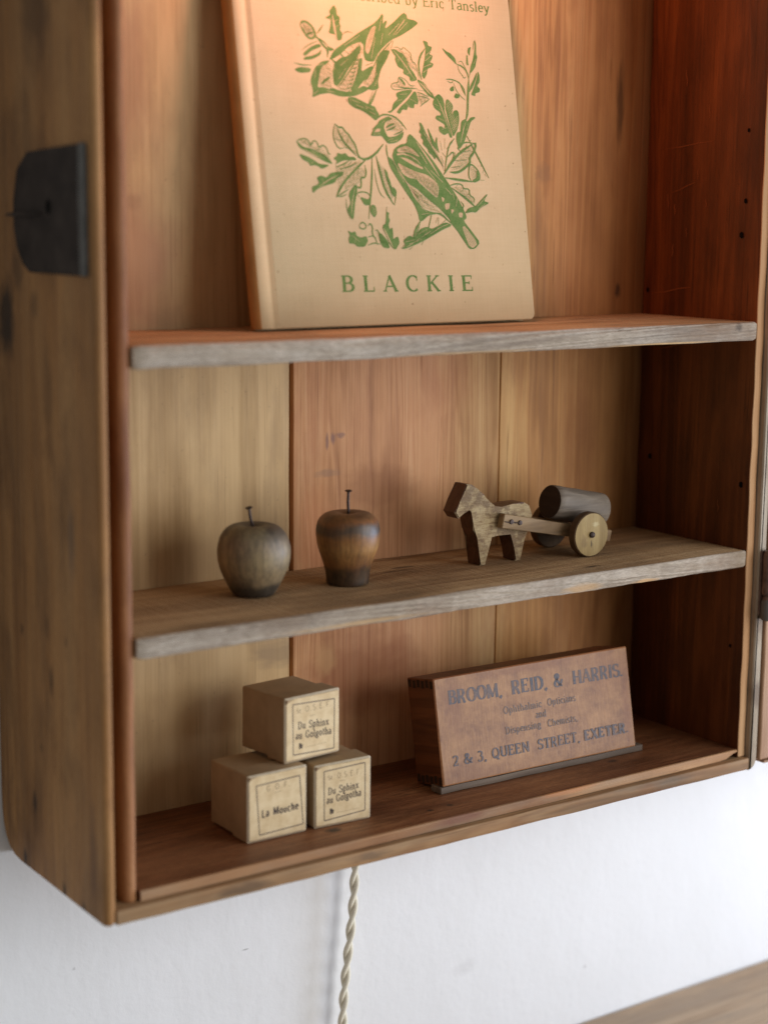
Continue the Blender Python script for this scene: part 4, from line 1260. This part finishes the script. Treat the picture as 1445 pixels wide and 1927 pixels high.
def apple_mat(name, stops, rough, h, seed, blotc, amt, lightc, lamt):
    n = NT(name)
    sep = n.n('ShaderNodeSeparateXYZ'); n.l(n.tc, sep.inputs[0])
    nz = n.noise(n.mapping((90, 90, 160), (seed, 0, 0)), 1, 4, .6)
    zz = n.math('ADD', n.math('DIVIDE', sep.outputs[2], h), n.math('MULTIPLY_ADD', nz, .20, -.10), clamp=True)
    c = n.ramp(zz, stops)
    b2 = n.noise(n.mapping((105, 105, 70), (seed, 3, 1)), 1, 6, .7)
    b4 = n.noise(n.mapping((60, 60, 40), (seed + 4, 3, 1)), 1, 4, .6)
    c = n.mix(n.math('MULTIPLY', n.ramp(b4, [(.50, 0.0), (.66, 1.0)]), lamt), c, lightc)
    c = n.mix(n.math('MULTIPLY', n.ramp(b2, [(.42, 0.0), (.66, 1.0)]), amt), c, blotc)
    fi = n.noise(n.mapping((500, 500, 40), (seed, 1, 2)), 1, 4, .6)
    c = n.mix(n.math('MULTIPLY', n.ramp(fi, [(.4, 0.0), (.7, 1.0)]), .45), c, (.02, .015, .010, 1))
    n.l(c, n.b.inputs['Base Color'])
    n.l(n.math('MULTIPLY_ADD', b2, .35, rough - .17), n.b.inputs['Roughness'])
    n.b.inputs['Specular IOR Level'].default_value = .5
    n.bump(n.math('ADD', n.math('MULTIPLY', fi, .6), b2), .3, .0008)
    return n.m


am1 = apple_mat('grey_brown_apple_wood', [(0, lin(52, 46, 38)), (.14, lin(70, 62, 50)), (.22, lin(140, 120, 90)), (.5, lin(164, 142, 104)), (.72, lin(140, 120, 94)), (.88, lin(92, 80, 66)), (1, lin(70, 60, 50))], .5, .040, 2.0, lin(84, 76, 66), .65, lin(172, 154, 112), .5)
am2 = apple_mat('orange_brown_apple_wood', [(0, lin(44, 32, 22)), (.20, lin(58, 44, 32)), (.29, lin(132, 86, 44)), (.50, lin(178, 132, 76)), (.64, lin(160, 110, 60)), (.74, lin(84, 70, 58)), (.80, lin(84, 68, 54)), (.88, lin(140, 90, 52)), (.95, lin(112, 80, 54)), (1, lin(92, 74, 56))], .45, .041, 7.0, lin(104, 64, 34), .5, lin(196, 146, 76), .15)


def apple(label, loc, prof, mat, nail, tilt):
    t = thing('wooden_apple', label, 'wooden apple', loc, group='wooden apples on the middle shelf')
    bm = bmesh.new()
    # smooth the profile with a spline
    P = prof
    pts = []
    for i in range(len(P) - 1):
        p0, p1, p2, p3 = P[max(i - 1, 0)], P[i], P[i + 1], P[min(i + 2, len(P) - 1)]
        for k in range(5):
            u = k / 5
            pts.append(tuple(0.5 * (2 * p1[j] + (p2[j] - p0[j]) * u + (2 * p0[j] - 5 * p1[j] + 4 * p2[j] - p3[j]) * u * u + (3 * p1[j] - p0[j] - 3 * p2[j] + p3[j]) * u ** 3) for j in (0, 1)))
    pts.append(P[-1])
    pts = [(max(r, 0) / 1000, z / 1000) for r, z in pts]
    lathe(bm, pts, 72)
    for v in bm.verts:
        k = 1 + .012 * noise.noise(v.co * 60 + Vector((tilt[0], 0, 0)))
        v.co.x *= k; v.co.y *= k
    body = link('apple_body', bm, mat, t, angle=60)
    bm = bmesh.new()
    zb, zt = nail
    a = Vector((0, 0, zb)); b = Vector((tilt[0], tilt[1], zt))
    tube(bm, [a, a.lerp(b, .3) + Vector((.0002, 0, 0)), a.lerp(b, .6) - Vector((.0002, 0, 0)), b], .00075, 10)
    lathe(bm, [(.0004, -.0006), (.0019, 0), (.0021, .0005), (.0012, .0009), (0, .0010)], 16, b, (b - a).normalized())
    link('nail_stem', bm, nail_m, t)
    return t


apple('grey brown squat wooden apple with a nail stem at the left of the middle shelf', (.0990, .0590, Z2 + .0003),
      [(0, .4), (6, .2), (10, 0), (11.6, 1.2), (13.6, 4.5), (16.4, 10), (18.8, 16), (19.7, 22), (19.4, 27), (17.6, 32.5), (14.2, 36.4), (9.6, 38.2), (5.2, 37.6), (2.0, 35.6), (0, 34.6)], am1, (.033, .0470), (-.0028, 0))
apple('orange brown tapered wooden apple with dark bands and a nail stem, standing mid shelf', (.1584, .0568, Z2 + .0003),
      [(0, .3), (7, .1), (11.2, 0), (11.8, .8), (12.1, 4.0), (12.8, 8), (14.6, 14), (16.8, 20.5), (17.8, 27), (17.6, 31.5), (16.2, 35.8), (12.6, 38.9), (8, 39.8), (4.0, 39.2), (1.6, 37.6), (0, 36.9)], am2, (.036, .0512), (.0002, 0))

# ---------------------------------------------------------------- toy horse and cart
toy = thing('toy_horse_cart', 'small carved wooden toy horse pulling a two wheeled cart with a log barrel', 'toy cart', (.29, .061, Z2))
ox, oy, oz = .29, .061, Z2


def W(x, y, z):
    return (x - ox, y - oy, z - oz)


n = NT('scuffed_cream_paint')
d1 = n.noise(n.mapping((130, 60, 620), rot=(0, .85, 0)), 1, 5, .7)
d2 = n.noise(n.mapping((80, 80, 80)), 1, 5, .65)
c = n.ramp(n.math('ADD', n.math('MULTIPLY', d1, .6), n.math('MULTIPLY', d2, .5)), [(.38, lin(92, 68, 44)), (.47, lin(142, 116, 80)), (.57, lin(168, 144, 104)), (.76, lin(200, 180, 138))])
d3 = n.noise(n.mapping((95, 95, 95), (2, 5, 1)), 1, 5, .7)
c = n.mix(n.ramp(d3, [(.50, 0.0), (.60, .75)]), c, lin(108, 82, 54))
n.l(c, n.b.inputs['Base Color']); n.b.inputs['Roughness'].default_value = .6; n.b.inputs['Specular IOR Level'].default_value = .3
n.bump(n.math('ADD', n.math('ADD', d1, d2), d3), .7, .0010)
cream_m = n.m
horse_edge = wood('dark_horse_wood', lin(50, 30, 20), lin(92, 60, 40), lin(120, 84, 58), 'X', 3.7, .5, .8, bump=.4, spec=.4)
H = [(240.0, 176.6), (235.3, 167.4), (231.6, 160.8), (234.6, 156.9), (238.2, 159.8), (241.9, 162.1), (244.1, 160.6), (244.8, 154.4), (245.5, 149.2), (248.8, 144.5), (250.7, 127.7), (254.8, 127.7), (256.7, 135.8), (258.7, 144.4), (263.7, 144.3), (273.8, 144.7), (276.3, 135.6), (277.4, 127.8), (281.6, 127.8), (284.1, 140.1), (285.1, 143.6), (289.4, 152.0), (289.9, 154.7), (287.4, 160.2), (283.4, 162.3), (274.4, 162.2), (266, 161.2), (261.1, 161.4), (256.6, 164.7), (253.2, 169.3), (247.6, 173.6), (243.5, 176.2)]
bm = bmesh.new()
v0 = [bm.verts.new(W(x / 1000, .0548, z / 1000)) for x, z in H]
v1 = [bm.verts.new(W(x / 1000, .0668, z / 1000)) for x, z in H]
ff = [bm.faces.new(v0), bm.faces.new(v1)]
for k in range(len(H)):
    bm.faces.new((v0[k], v0[(k + 1) % len(H)], v1[(k + 1) % len(H)], v1[k])).material_index = 1
bmesh.ops.bevel(bm, geom=[e for e in bm.edges if len({round(v.co.y, 5) for v in e.verts}) == 1], offset=.0006, segments=2, affect='EDGES')
for f in bm.faces:
    f.normal_update()
    f.material_index = 0 if abs(f.normal.y) > .9 else 1
link('horse_body', bm, [cream_m, horse_edge], toy, angle=30)
shaft_m = wood('pale_shaft_wood', lin(96, 74, 50), lin(146, 118, 84), lin(178, 150, 112), 'X', 5.9, .6, .8, stain=lin(88, 72, 56), stain_amt=.5, bump=.4)
SL = -.209
for y0, y1, sd in ((.0496, .0545, 1), (.0671, .0720, 2)):
    bm = bmesh.new()
    L_ = (.3497 - .2640) / math.cos(math.atan(SL))
    box(bm, 0, L_, y0 - oy, y1 - oy, -.0080, 0, .0005, 'X', 12, .0003, sd * 9)
    a_ = math.atan(SL)
    for v in bm.verts:
        x, z = v.co.x, v.co.z * (1.08 - .22 * v.co.x / L_)
        v.co.x = x * math.cos(a_) - z * math.sin(a_) + .2640 - ox
        v.co.z = x * math.sin(a_) + z * math.cos(a_) + .1578 - oz
    sh = link('shaft', bm, shaft_m, toy)
    if sd == 1:
        for px, pz in ((.2692, .1528), (.2757, .1516)):
            bm = bmesh.new()
            lathe(bm, [(.0005, -.002), (.0006, 0), (.0015, .0002), (.0013, .0008), (0, .0010)], 14, W(px, .0495, pz), (0, -1, 0))
            link('nail', bm, nail_m, sh)
        bm = bmesh.new()
        tube(bm, [W(.2642, .0493, .1533), W(.2665, .0492, .1528), W(.2692, .0491, .1527), W(.2725, .0492, .1519), W(.2757, .0491, .1517)], [.00025, .00035, .00035, .00035, .00025], 6)
        link('wire', bm, nail_m, sh)
wheel_m = wood('ochre_wheel_paint', lin(132, 108, 62), lin(168, 142, 92), lin(186, 164, 114), 'Z', 4.4, .6, .4, stain=lin(124, 98, 62), stain_amt=.6, bump=.3, rasp=.25, spots=[((0, -.003, -.0058), (.0009, .02, .0030), dkst, .8), ((.003, -.003, .006), (.003, .02, .0018), lin(206, 190, 146), .7), ((-.006, -.003, -.004), (.003, .02, .005), lin(128, 104, 68), .6)])
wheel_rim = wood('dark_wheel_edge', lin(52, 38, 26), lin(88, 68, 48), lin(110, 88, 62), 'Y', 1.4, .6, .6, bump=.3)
for yc in (.0425, .0785):
    bm = bmesh.new()
    R_ = .01355
    lathe(bm, [(0, -.0029), (R_ - .0006, -.0029), (R_, -.0023), (R_, .0023), (R_ - .0006, .0029), (0, .0029)], 48, (0, 0, 0), (0, -1, 0))
    for f in bm.faces:
        f.normal_update()
        f.material_index = 0 if abs(f.normal.y) > .9 else 1
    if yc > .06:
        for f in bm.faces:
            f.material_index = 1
    wh = link('wheel', bm, [wheel_m, wheel_rim], toy, loc=W(.3237, yc, Z2 + .01365), angle=40)
    bm = bmesh.new()
    s = -1 if yc < .06 else 1
    lathe(bm, [(.0010, .0027), (.0019, .0029), (.0018, .0040), (.0008, .0046), (0, .0047)], 16, (0, 0, 0), (0, s, 0))
    link('axle_nail', bm, nail_m, wh)
bm = bmesh.new()
lathe(bm, [(.0016, 0), (.0016, .030)], 12, W(.3237, .0460, Z2 + .01365), (0, 1, 0))
link('axle', bm, horse_edge, toy)
bm = bmesh.new()
box(bm, -.0075, .0075, -.0125, .0125, -.0028, .0, .0004, 'X', 4)
for v in bm.verts:
    v.co.x += .3340 - ox; v.co.z += .1425 - oz - v.co.x * 0 + (v.co.x - (.3340 - ox)) * SL
link('cart_bed', bm, shaft_m, toy)
log_side = wood('grey_bark_wood', lin(96, 86, 76), lin(140, 128, 114), lin(166, 152, 134), 'X', 8.8, .6, 1.0, stain=lin(84, 66, 50), stain_amt=.5, bump=.5)
log_end = wood('dark_end_grain', lin(28, 20, 16), lin(50, 36, 28), lin(64, 48, 38), 'Y', 1.9, .7, .7, bump=.4)
bm = bmesh.new()
RL = .01035
prof = [(0, 0), (RL - .0005, 0), (RL, .0006)] + [(RL * (1 + .012 * math.sin(k * 1.7)), .0006 + .0404 * k / 10) for k in range(1, 10)] + [(RL, .041), (RL - .0006, .0416), (0, .0416)]
lathe(bm, prof, 48, W(.3080, .0605, .1598), Vector((1, 0, SL)).normalized())
ax = Vector((1, 0, SL)).normalized()
for f in bm.faces:
    f.normal_update()
    f.material_index = 1 if abs(f.normal.dot(ax)) > .8 else 0
link('barrel', bm, [log_side, log_end], toy, angle=50)

# ---------------------------------------------------------------- three small card boxes
card = plain('tan_card', lin(178, 152, 118), .75, .2, var=.16, scale=90, bump=.15, bscale=500)
card2 = plain('aged_card', lin(172, 146, 112), .75, .2, var=.18, scale=70, bump=.15, bscale=500)
lab_m = NT('cream_paper_label')
a1 = lab_m.noise(lab_m.mapping((130, 130, 130)), 1, 4, .6)
a2 = lab_m.noise(lab_m.mapping((1400, 1400, 1400)), 1, 2, .6)
lab_m.l(lab_m.ramp(lab_m.math('MULTIPLY_ADD', a2, .25, lab_m.math('MULTIPLY', a1, .8)), [(.35, lin(206, 178, 134)), (.6, lin(226, 202, 160)), (.8, lin(234, 212, 174))]), lab_m.b.inputs['Base Color'])
lab_m.b.inputs['Roughness'].default_value = .7; lab_m.b.inputs['Specular IOR Level'].default_value = .2
lab_m.bump(a1, .15, .0006)
label_m = lab_m.m
worn = plain('worn_card_edge', lin(206, 190, 162), .8, .2, var=.2, scale=200, bump=.2)
dingy = plain('brown_frayed_paper', lin(110, 82, 54), .8, .2, bump=0)
pink = plain('dark_label_ink', lin(58, 50, 52), .7, .2, var=.4, scale=1500, dark=lin(84, 72, 64), bump=0)
faint = plain('faded_label_ink', lin(146, 122, 98), .7, .2, var=.3, scale=200, dark=lin(170, 144, 110), bump=0)
frame_ink = plain('label_frame_ink', lin(108, 94, 84), .7, .2, var=.2, scale=60, dark=lin(124, 108, 92), bump=0)


def card_box(label, loc, yaw, wd, ht, dp, mat, build, seed):
    t = thing('card_box', label, 'box', loc, (0, 0, yaw), group='small labelled card boxes stacked in the bottom left')
    ld = dp * .40
    bm = bmesh.new()
    box(bm, .0011, wd - .0011, ld - .004, dp, .0007, ht - .0011, .0010, 'Y', 4, .0003, seed)
    link('box_base', bm, mat, t)
    bm = bmesh.new()
    fs = prism(bm, prof_rect(0, wd, 0, ht, .0011), 'Y', 0, ld, 6, .00028, 70, seed + 3, .0009)
    for f in fs:
        f.normal_update()
        c = f.calc_center_median()
        if c.y < .0010 and f.normal.y > -.95:
            f.material_index = 1
    lid = link('lid', bm, [mat, worn], t)
    # the pasted paper: slightly ragged outline, a little short of the edges
    rnd = random.Random(seed)
    ink = Ink(.00006, 2e-6)
    e = .0011
    pts = []
    for (x0, z0), (x1, z1) in (((e, e * 1.5), (wd - e, e)), ((wd - e, e), (wd - e, ht - e)), ((wd - e, ht - e), (e + .001, ht - e)), ((e, ht - e - .0016), (e, e * 1.5))):
        for k in range(9):
            u = k / 9
            pts.append((x0 + (x1 - x0) * u + rnd.uniform(-.00016, .00016), z0 + (z1 - z0) * u + rnd.uniform(-.00016, .00016)))
    ink.poly(pts, 0)
    ink.poly([(e * .3, ht - e * .4), (e * 1.9, ht - e * 1.2), (e * 1.2, ht - e * 2.8), (e * .6, ht - e * 2.6)], 1)
    lab = ink.done('paper_label', [label_m, dingy], lid)
    ink = Ink(.00009, 7e-7)
    build(ink)
    ink.done('label_print', [pink, faint, frame_ink], lab)
    return t


def frame(ink, pts):
    q = [(x / 1000, z / 1000) for x, z in pts]
    for a, b in zip(q, q[1:] + q[:1]):
        ink.ribbon([a, b], [.00062, .00062], 2)
    cx = sum(p[0] for p in q) / 4; cz = sum(p[1] for p in q) / 4
    q2 = [(cx + (x - cx) * .955, cz + (z - cz) * .955) for x, z in q]


def sphinx(fr, st, du, au, br, dash):
    def b(ink):
        frame(ink, fr)
        text(ink, 'St', st[0] / 1000, (st[0] + 3.2) / 1000, st[1] / 1000, .0022, .16, .12, serif=False, mat=1)
        text(ink, 'O.S.E.F.', (st[0] + 6.2) / 1000, st[2] / 1000, st[1] / 1000 - .0001, .0031, .12, .11, track=.25, serif=False, mat=1)
        ink.ribbon([(dash[0] / 1000, dash[2] / 1000), (dash[1] / 1000, dash[2] / 1000)], [.0002, .0002], 1)
        text(ink, 'Du Sphinx', du[0] / 1000, du[2] / 1000, du[1] / 1000, .0041, .15, .10, track=.08, space=.45, slope=du[3], jitter=.0001, seed=3)
        text(ink, 'au Golgotha', au[0] / 1000, au[2] / 1000, au[1] / 1000, .0041, .15, .10, track=.08, space=.45, slope=du[3], jitter=.0001, seed=4)
        text(ink, 'Br', br[0] / 1000, (br[0] + 2.6) / 1000, br[1] / 1000, .0029, .26, .16, serif=True)
        ink.ribbon([((br[0] + 4) / 1000, br[1] / 1000), ((br[0] + 19) / 1000, br[1] / 1000 + .0001)], [.00014, .00014], 1)
    return b


def mouche(ink):
    frame(ink, [(5.3, 31.2), (32.6, 32.2), (34.9, 4.6), (7.3, 3.7)])
    text(ink, 'G.O.F.', .0117, .0264, .0271, .0030, .14, .12, track=.35, serif=False, mat=1, slope=.03)
    ink.ribbon([(.0166, .0256), (.0210, .0257)], [.0002, .0002], 1)
    text(ink, 'La Mouche', .0086, .0318, .0131, .0042, .20, .15, track=.10, space=.5, serif=False, slope=.02, jitter=.00015)


card_box('tan card box with a two word label, bottom left of the stack of three', (.0772, .0298, .0003), .0085, .0374, .0373, .0405, card, mouche, 1)
card_box('tan card box with a two line label, bottom right of the stack of three', (.1190, .0294, .0003), -.040, .0363, .0356, .0400, card2,
         sphinx([(5.9, 31.7), (32.2, 32.6), (32.4, 5.3), (6.2, 3.8)], (8.1, 26.6, 29.7), (8.6, 18.0, 28.1, .04), (7.6, 13.2, 29.8), (9.8, 7.1), (15.7, 19.3, 24.8)), 2)
card_box('tan card box with a two line label, topmost of the stack of three', (.1041, .0357, .0378), .10, .0382, .0362, .0405, card,
         sphinx([(5.2, 32.4), (34.2, 30.8), (34.0, 2.8), (5.6, 4.2)], (7.6, 27.1, 31.9), (8.8, 18.1, 30.2, -.06), (7.2, 12.8, 32.0), (9.6, 7.1), (16.8, 21.0, 24.2)), 3)

# ---------------------------------------------------------------- the opticians' box and the strip under it
ob_m = NT('rubbed_brown_box_paper')
b1 = ob_m.noise(ob_m.mapping((55, 55, 55)), 1, 5, .65)
b2 = ob_m.noise(ob_m.mapping((240, 240, 240), (3, 1, 1)), 1, 4, .65)
b3 = ob_m.noise(ob_m.mapping((900, 900, 90), rot=(0, .8, 0)), 1, 3, .6)
f = ob_m.math('ADD', ob_m.math('MULTIPLY', b1, .55), ob_m.math('ADD', ob_m.math('MULTIPLY', b2, .30), ob_m.math('MULTIPLY', b3, .20)))
c = ob_m.ramp(f, [(.36, lin(118, 80, 58)), (.50, lin(154, 110, 74)), (.62, lin(174, 128, 86)), (.76, lin(194, 150, 104))])
for i, (p, r, cc, a) in enumerate([((.012, 0, .045), (.010, .05, .022), lin(126, 82, 60), .6), ((.13, 0, .05), (.022, .05, .016), lin(146, 100, 72), .5), ((.02, 0, .004), (.03, .05, .010), lin(120, 78, 56), .5), ((.144, 0, .03), (.006, .05, .03), lin(136, 88, 64), .5), ((.08, 0, .060), (.06, .05, .004), lin(128, 80, 56), .5)]):
    c = ob_m.mix(ob_m.math('MULTIPLY', ob_m.spot(p, r, .7, .6, i * 2.2), a), c, cc)
ob_m.l(c, ob_m.b.inputs['Base Color']); ob_m.b.inputs['Roughness'].default_value = .5; ob_m.b.inputs['Specular IOR Level'].default_value = .35
ob_m.bump(ob_m.math('ADD', b2, b3), .25, .0005)
obox_m = ob_m.m
obox_side = wood('dark_box_wood', lin(70, 36, 20), lin(112, 64, 36), lin(138, 84, 50), 'Y', 2.6, .5, .8, stain=lin(50, 26, 16), stain_amt=.4, bump=.3)
obox_edge = wood('rubbed_box_edge', lin(128, 78, 48), lin(172, 116, 76), lin(196, 144, 100), 'X', 1.2, .55, .6, bump=.3)
joint_m = plain('dark_finger_joint', (0.048, 0.025, 0.014, 1), .7, .2, bump=.1)
ob = thing('opticians_box', 'brown wooden box with blue grey lettering propped up on a thin strip', 'wooden box', (.2125, .0368, .0049), (-.1916, 0, -.0215))
OW, OH, OD = .1482, .0624, .0269
bm = bmesh.new()
fs = prism(bm, prof_rect(0, OW, 0, OH, .0008), 'Y', 0, OD, 4, .00022, 60, 4, .0007)
for f in fs:
    f.normal_update()
    c0 = f.calc_center_median()
    f.material_index = 0 if f.normal.y < -.9 else (2 if c0.y < .0010 else 1)
link('box_body', bm, [obox_m, obox_side, obox_edge], ob)
for zz, hh in ((OH - .0058, .0050), (.0008, .0050)):
    bm = bmesh.new()
    for k in range(6):
        y = .0012 + k * .0043
        box(bm, -.00018, .003, y, y + .0028, zz + (0.0006 if k % 2 else 0), zz + hh - (0 if k % 2 else .0006), .0001, 'X')
    link('finger_joint', bm, joint_m, ob)
# top and bottom boards show as a seam on the left end
oink = NT('blue_grey_stamp_ink')
i1 = oink.noise(oink.mapping((900, 900, 900)), 1, 3, .6)
i2 = oink.noise(oink.mapping((70, 70, 70), (4, 0, 0)), 1, 3, .6)
fi = oink.ramp(oink.math('MULTIPLY_ADD', i1, .6, oink.math('MULTIPLY', i2, .5)), [(.44, 0.0), (.72, 1.0)])
oink.l(oink.mix(fi, lin(58, 60, 72), lin(116, 90, 76)), oink.b.inputs['Base Color']); oink.b.inputs['Roughness'].default_value = .55
stamp = oink.m
oink2 = NT('thin_stamp_ink')
i1 = oink2.noise(oink2.mapping((900, 900, 900)), 1, 3, .6)
oink2.l(oink2.mix(oink2.ramp(i1, [(.35, 0.0), (.7, 1.0)]), lin(86, 74, 72), lin(132, 100, 78)), oink2.b.inputs['Base Color']); oink2.b.inputs['Roughness'].default_value = .55
stamp2 = oink2.m
ink = Ink(.00009, 7e-7)
for s_, x0, x1 in (('BROOM,', 9.3, 48.3), ('REID,', 55.6, 82.6), ('&', 87.8, 94.8), ('HARRIS.', 102.6, 142.9)):
    text(ink, s_, x0 / 1000, x1 / 1000, .0463 - .0130 * (x0 - 9.3) / 1000, .0080, .25, .085, track=.02, slope=-.013, jitter=.00012, seed=int(x0))
for s_, x0, x1, z in (('Ophthalmic', 48.1, 77.2, 35.0), ('Opticians', 81.5, 103.6, 34.9), ('and', 71.8, 80.0, 29.0), ('Dispensing', 48.3, 75.2, 22.9), ('Chemists,', 80.1, 103.7, 22.5)):
    text(ink, s_, x0 / 1000, x1 / 1000, z / 1000, .0042, .18, .11, track=.05, mat=1, jitter=.0001, seed=int(x0))
for s_, x0, x1, tk in (('2 & 3,', 8.0, 32.6, .20), ('QUEEN', 36.6, 64.9, .20), ('STREET,', 71.1, 103.8, .20), ('EXETER.', 107.5, 142.9, .30)):
    text(ink, s_, x0 / 1000, x1 / 1000, .0105 - .006 * (x0 - 8) / 1000, .0060, tk, .09 if tk < .25 else .13, track=.06, space=.4, slope=-.006, jitter=.0001, seed=int(x0))
ink.done('stamped_lettering', [stamp, stamp2], ob)

strip_m = wood('grey_strip_wood', lin(72, 60, 50), lin(112, 96, 82), lin(138, 122, 104), 'X', 7.3, .6, .7, stain=lin(60, 46, 38), stain_amt=.4, bump=.4)
bm = bmesh.new()
box(bm, -.0787, .0787, -.0048, .0048, 0, .0039, .0005, 'X', 30, .0003, 3)
st = link('wooden_strip', bm, strip_m, None)
st.location = (.2895, .0410, .0003)
st.rotation_euler = (0, 0, -.012)
tag(st, 'thin grey wooden strip wedged under the front of the lettered brown box', 'wood strip')

# ---------------------------------------------------------------- the twisted flex below the cabinet
flex_m = plain('cream_braided_flex', lin(236, 229, 208), .7, .2, var=.12, stretch=(900, 900, 900), bump=.5, bscale=1500)
fx = thing('twisted_cord', 'cream twisted cloth flex hanging down the white wall below the cabinet', 'cord', (.2048, .1145, -.0135))
zs = [-.33 * k / 260 for k in range(261)]


def axis(z):
    return Vector((.0035 + z * .075 + .0006 * math.sin(z * 60), .0006 * math.sin(z * 40 + 1), z))


for ph in (0, math.pi):
    bm = bmesh.new()
    pts = []
    for z in zs:
        a = ph + z * 2 * math.pi / .030
        c = axis(z)
        pts.append((c.x + .00150 * math.cos(a), c.y + .00150 * math.sin(a), c.z))
    tube(bm, pts, .00165, 12)
    link('cord_strand', bm, flex_m, fx, angle=80)
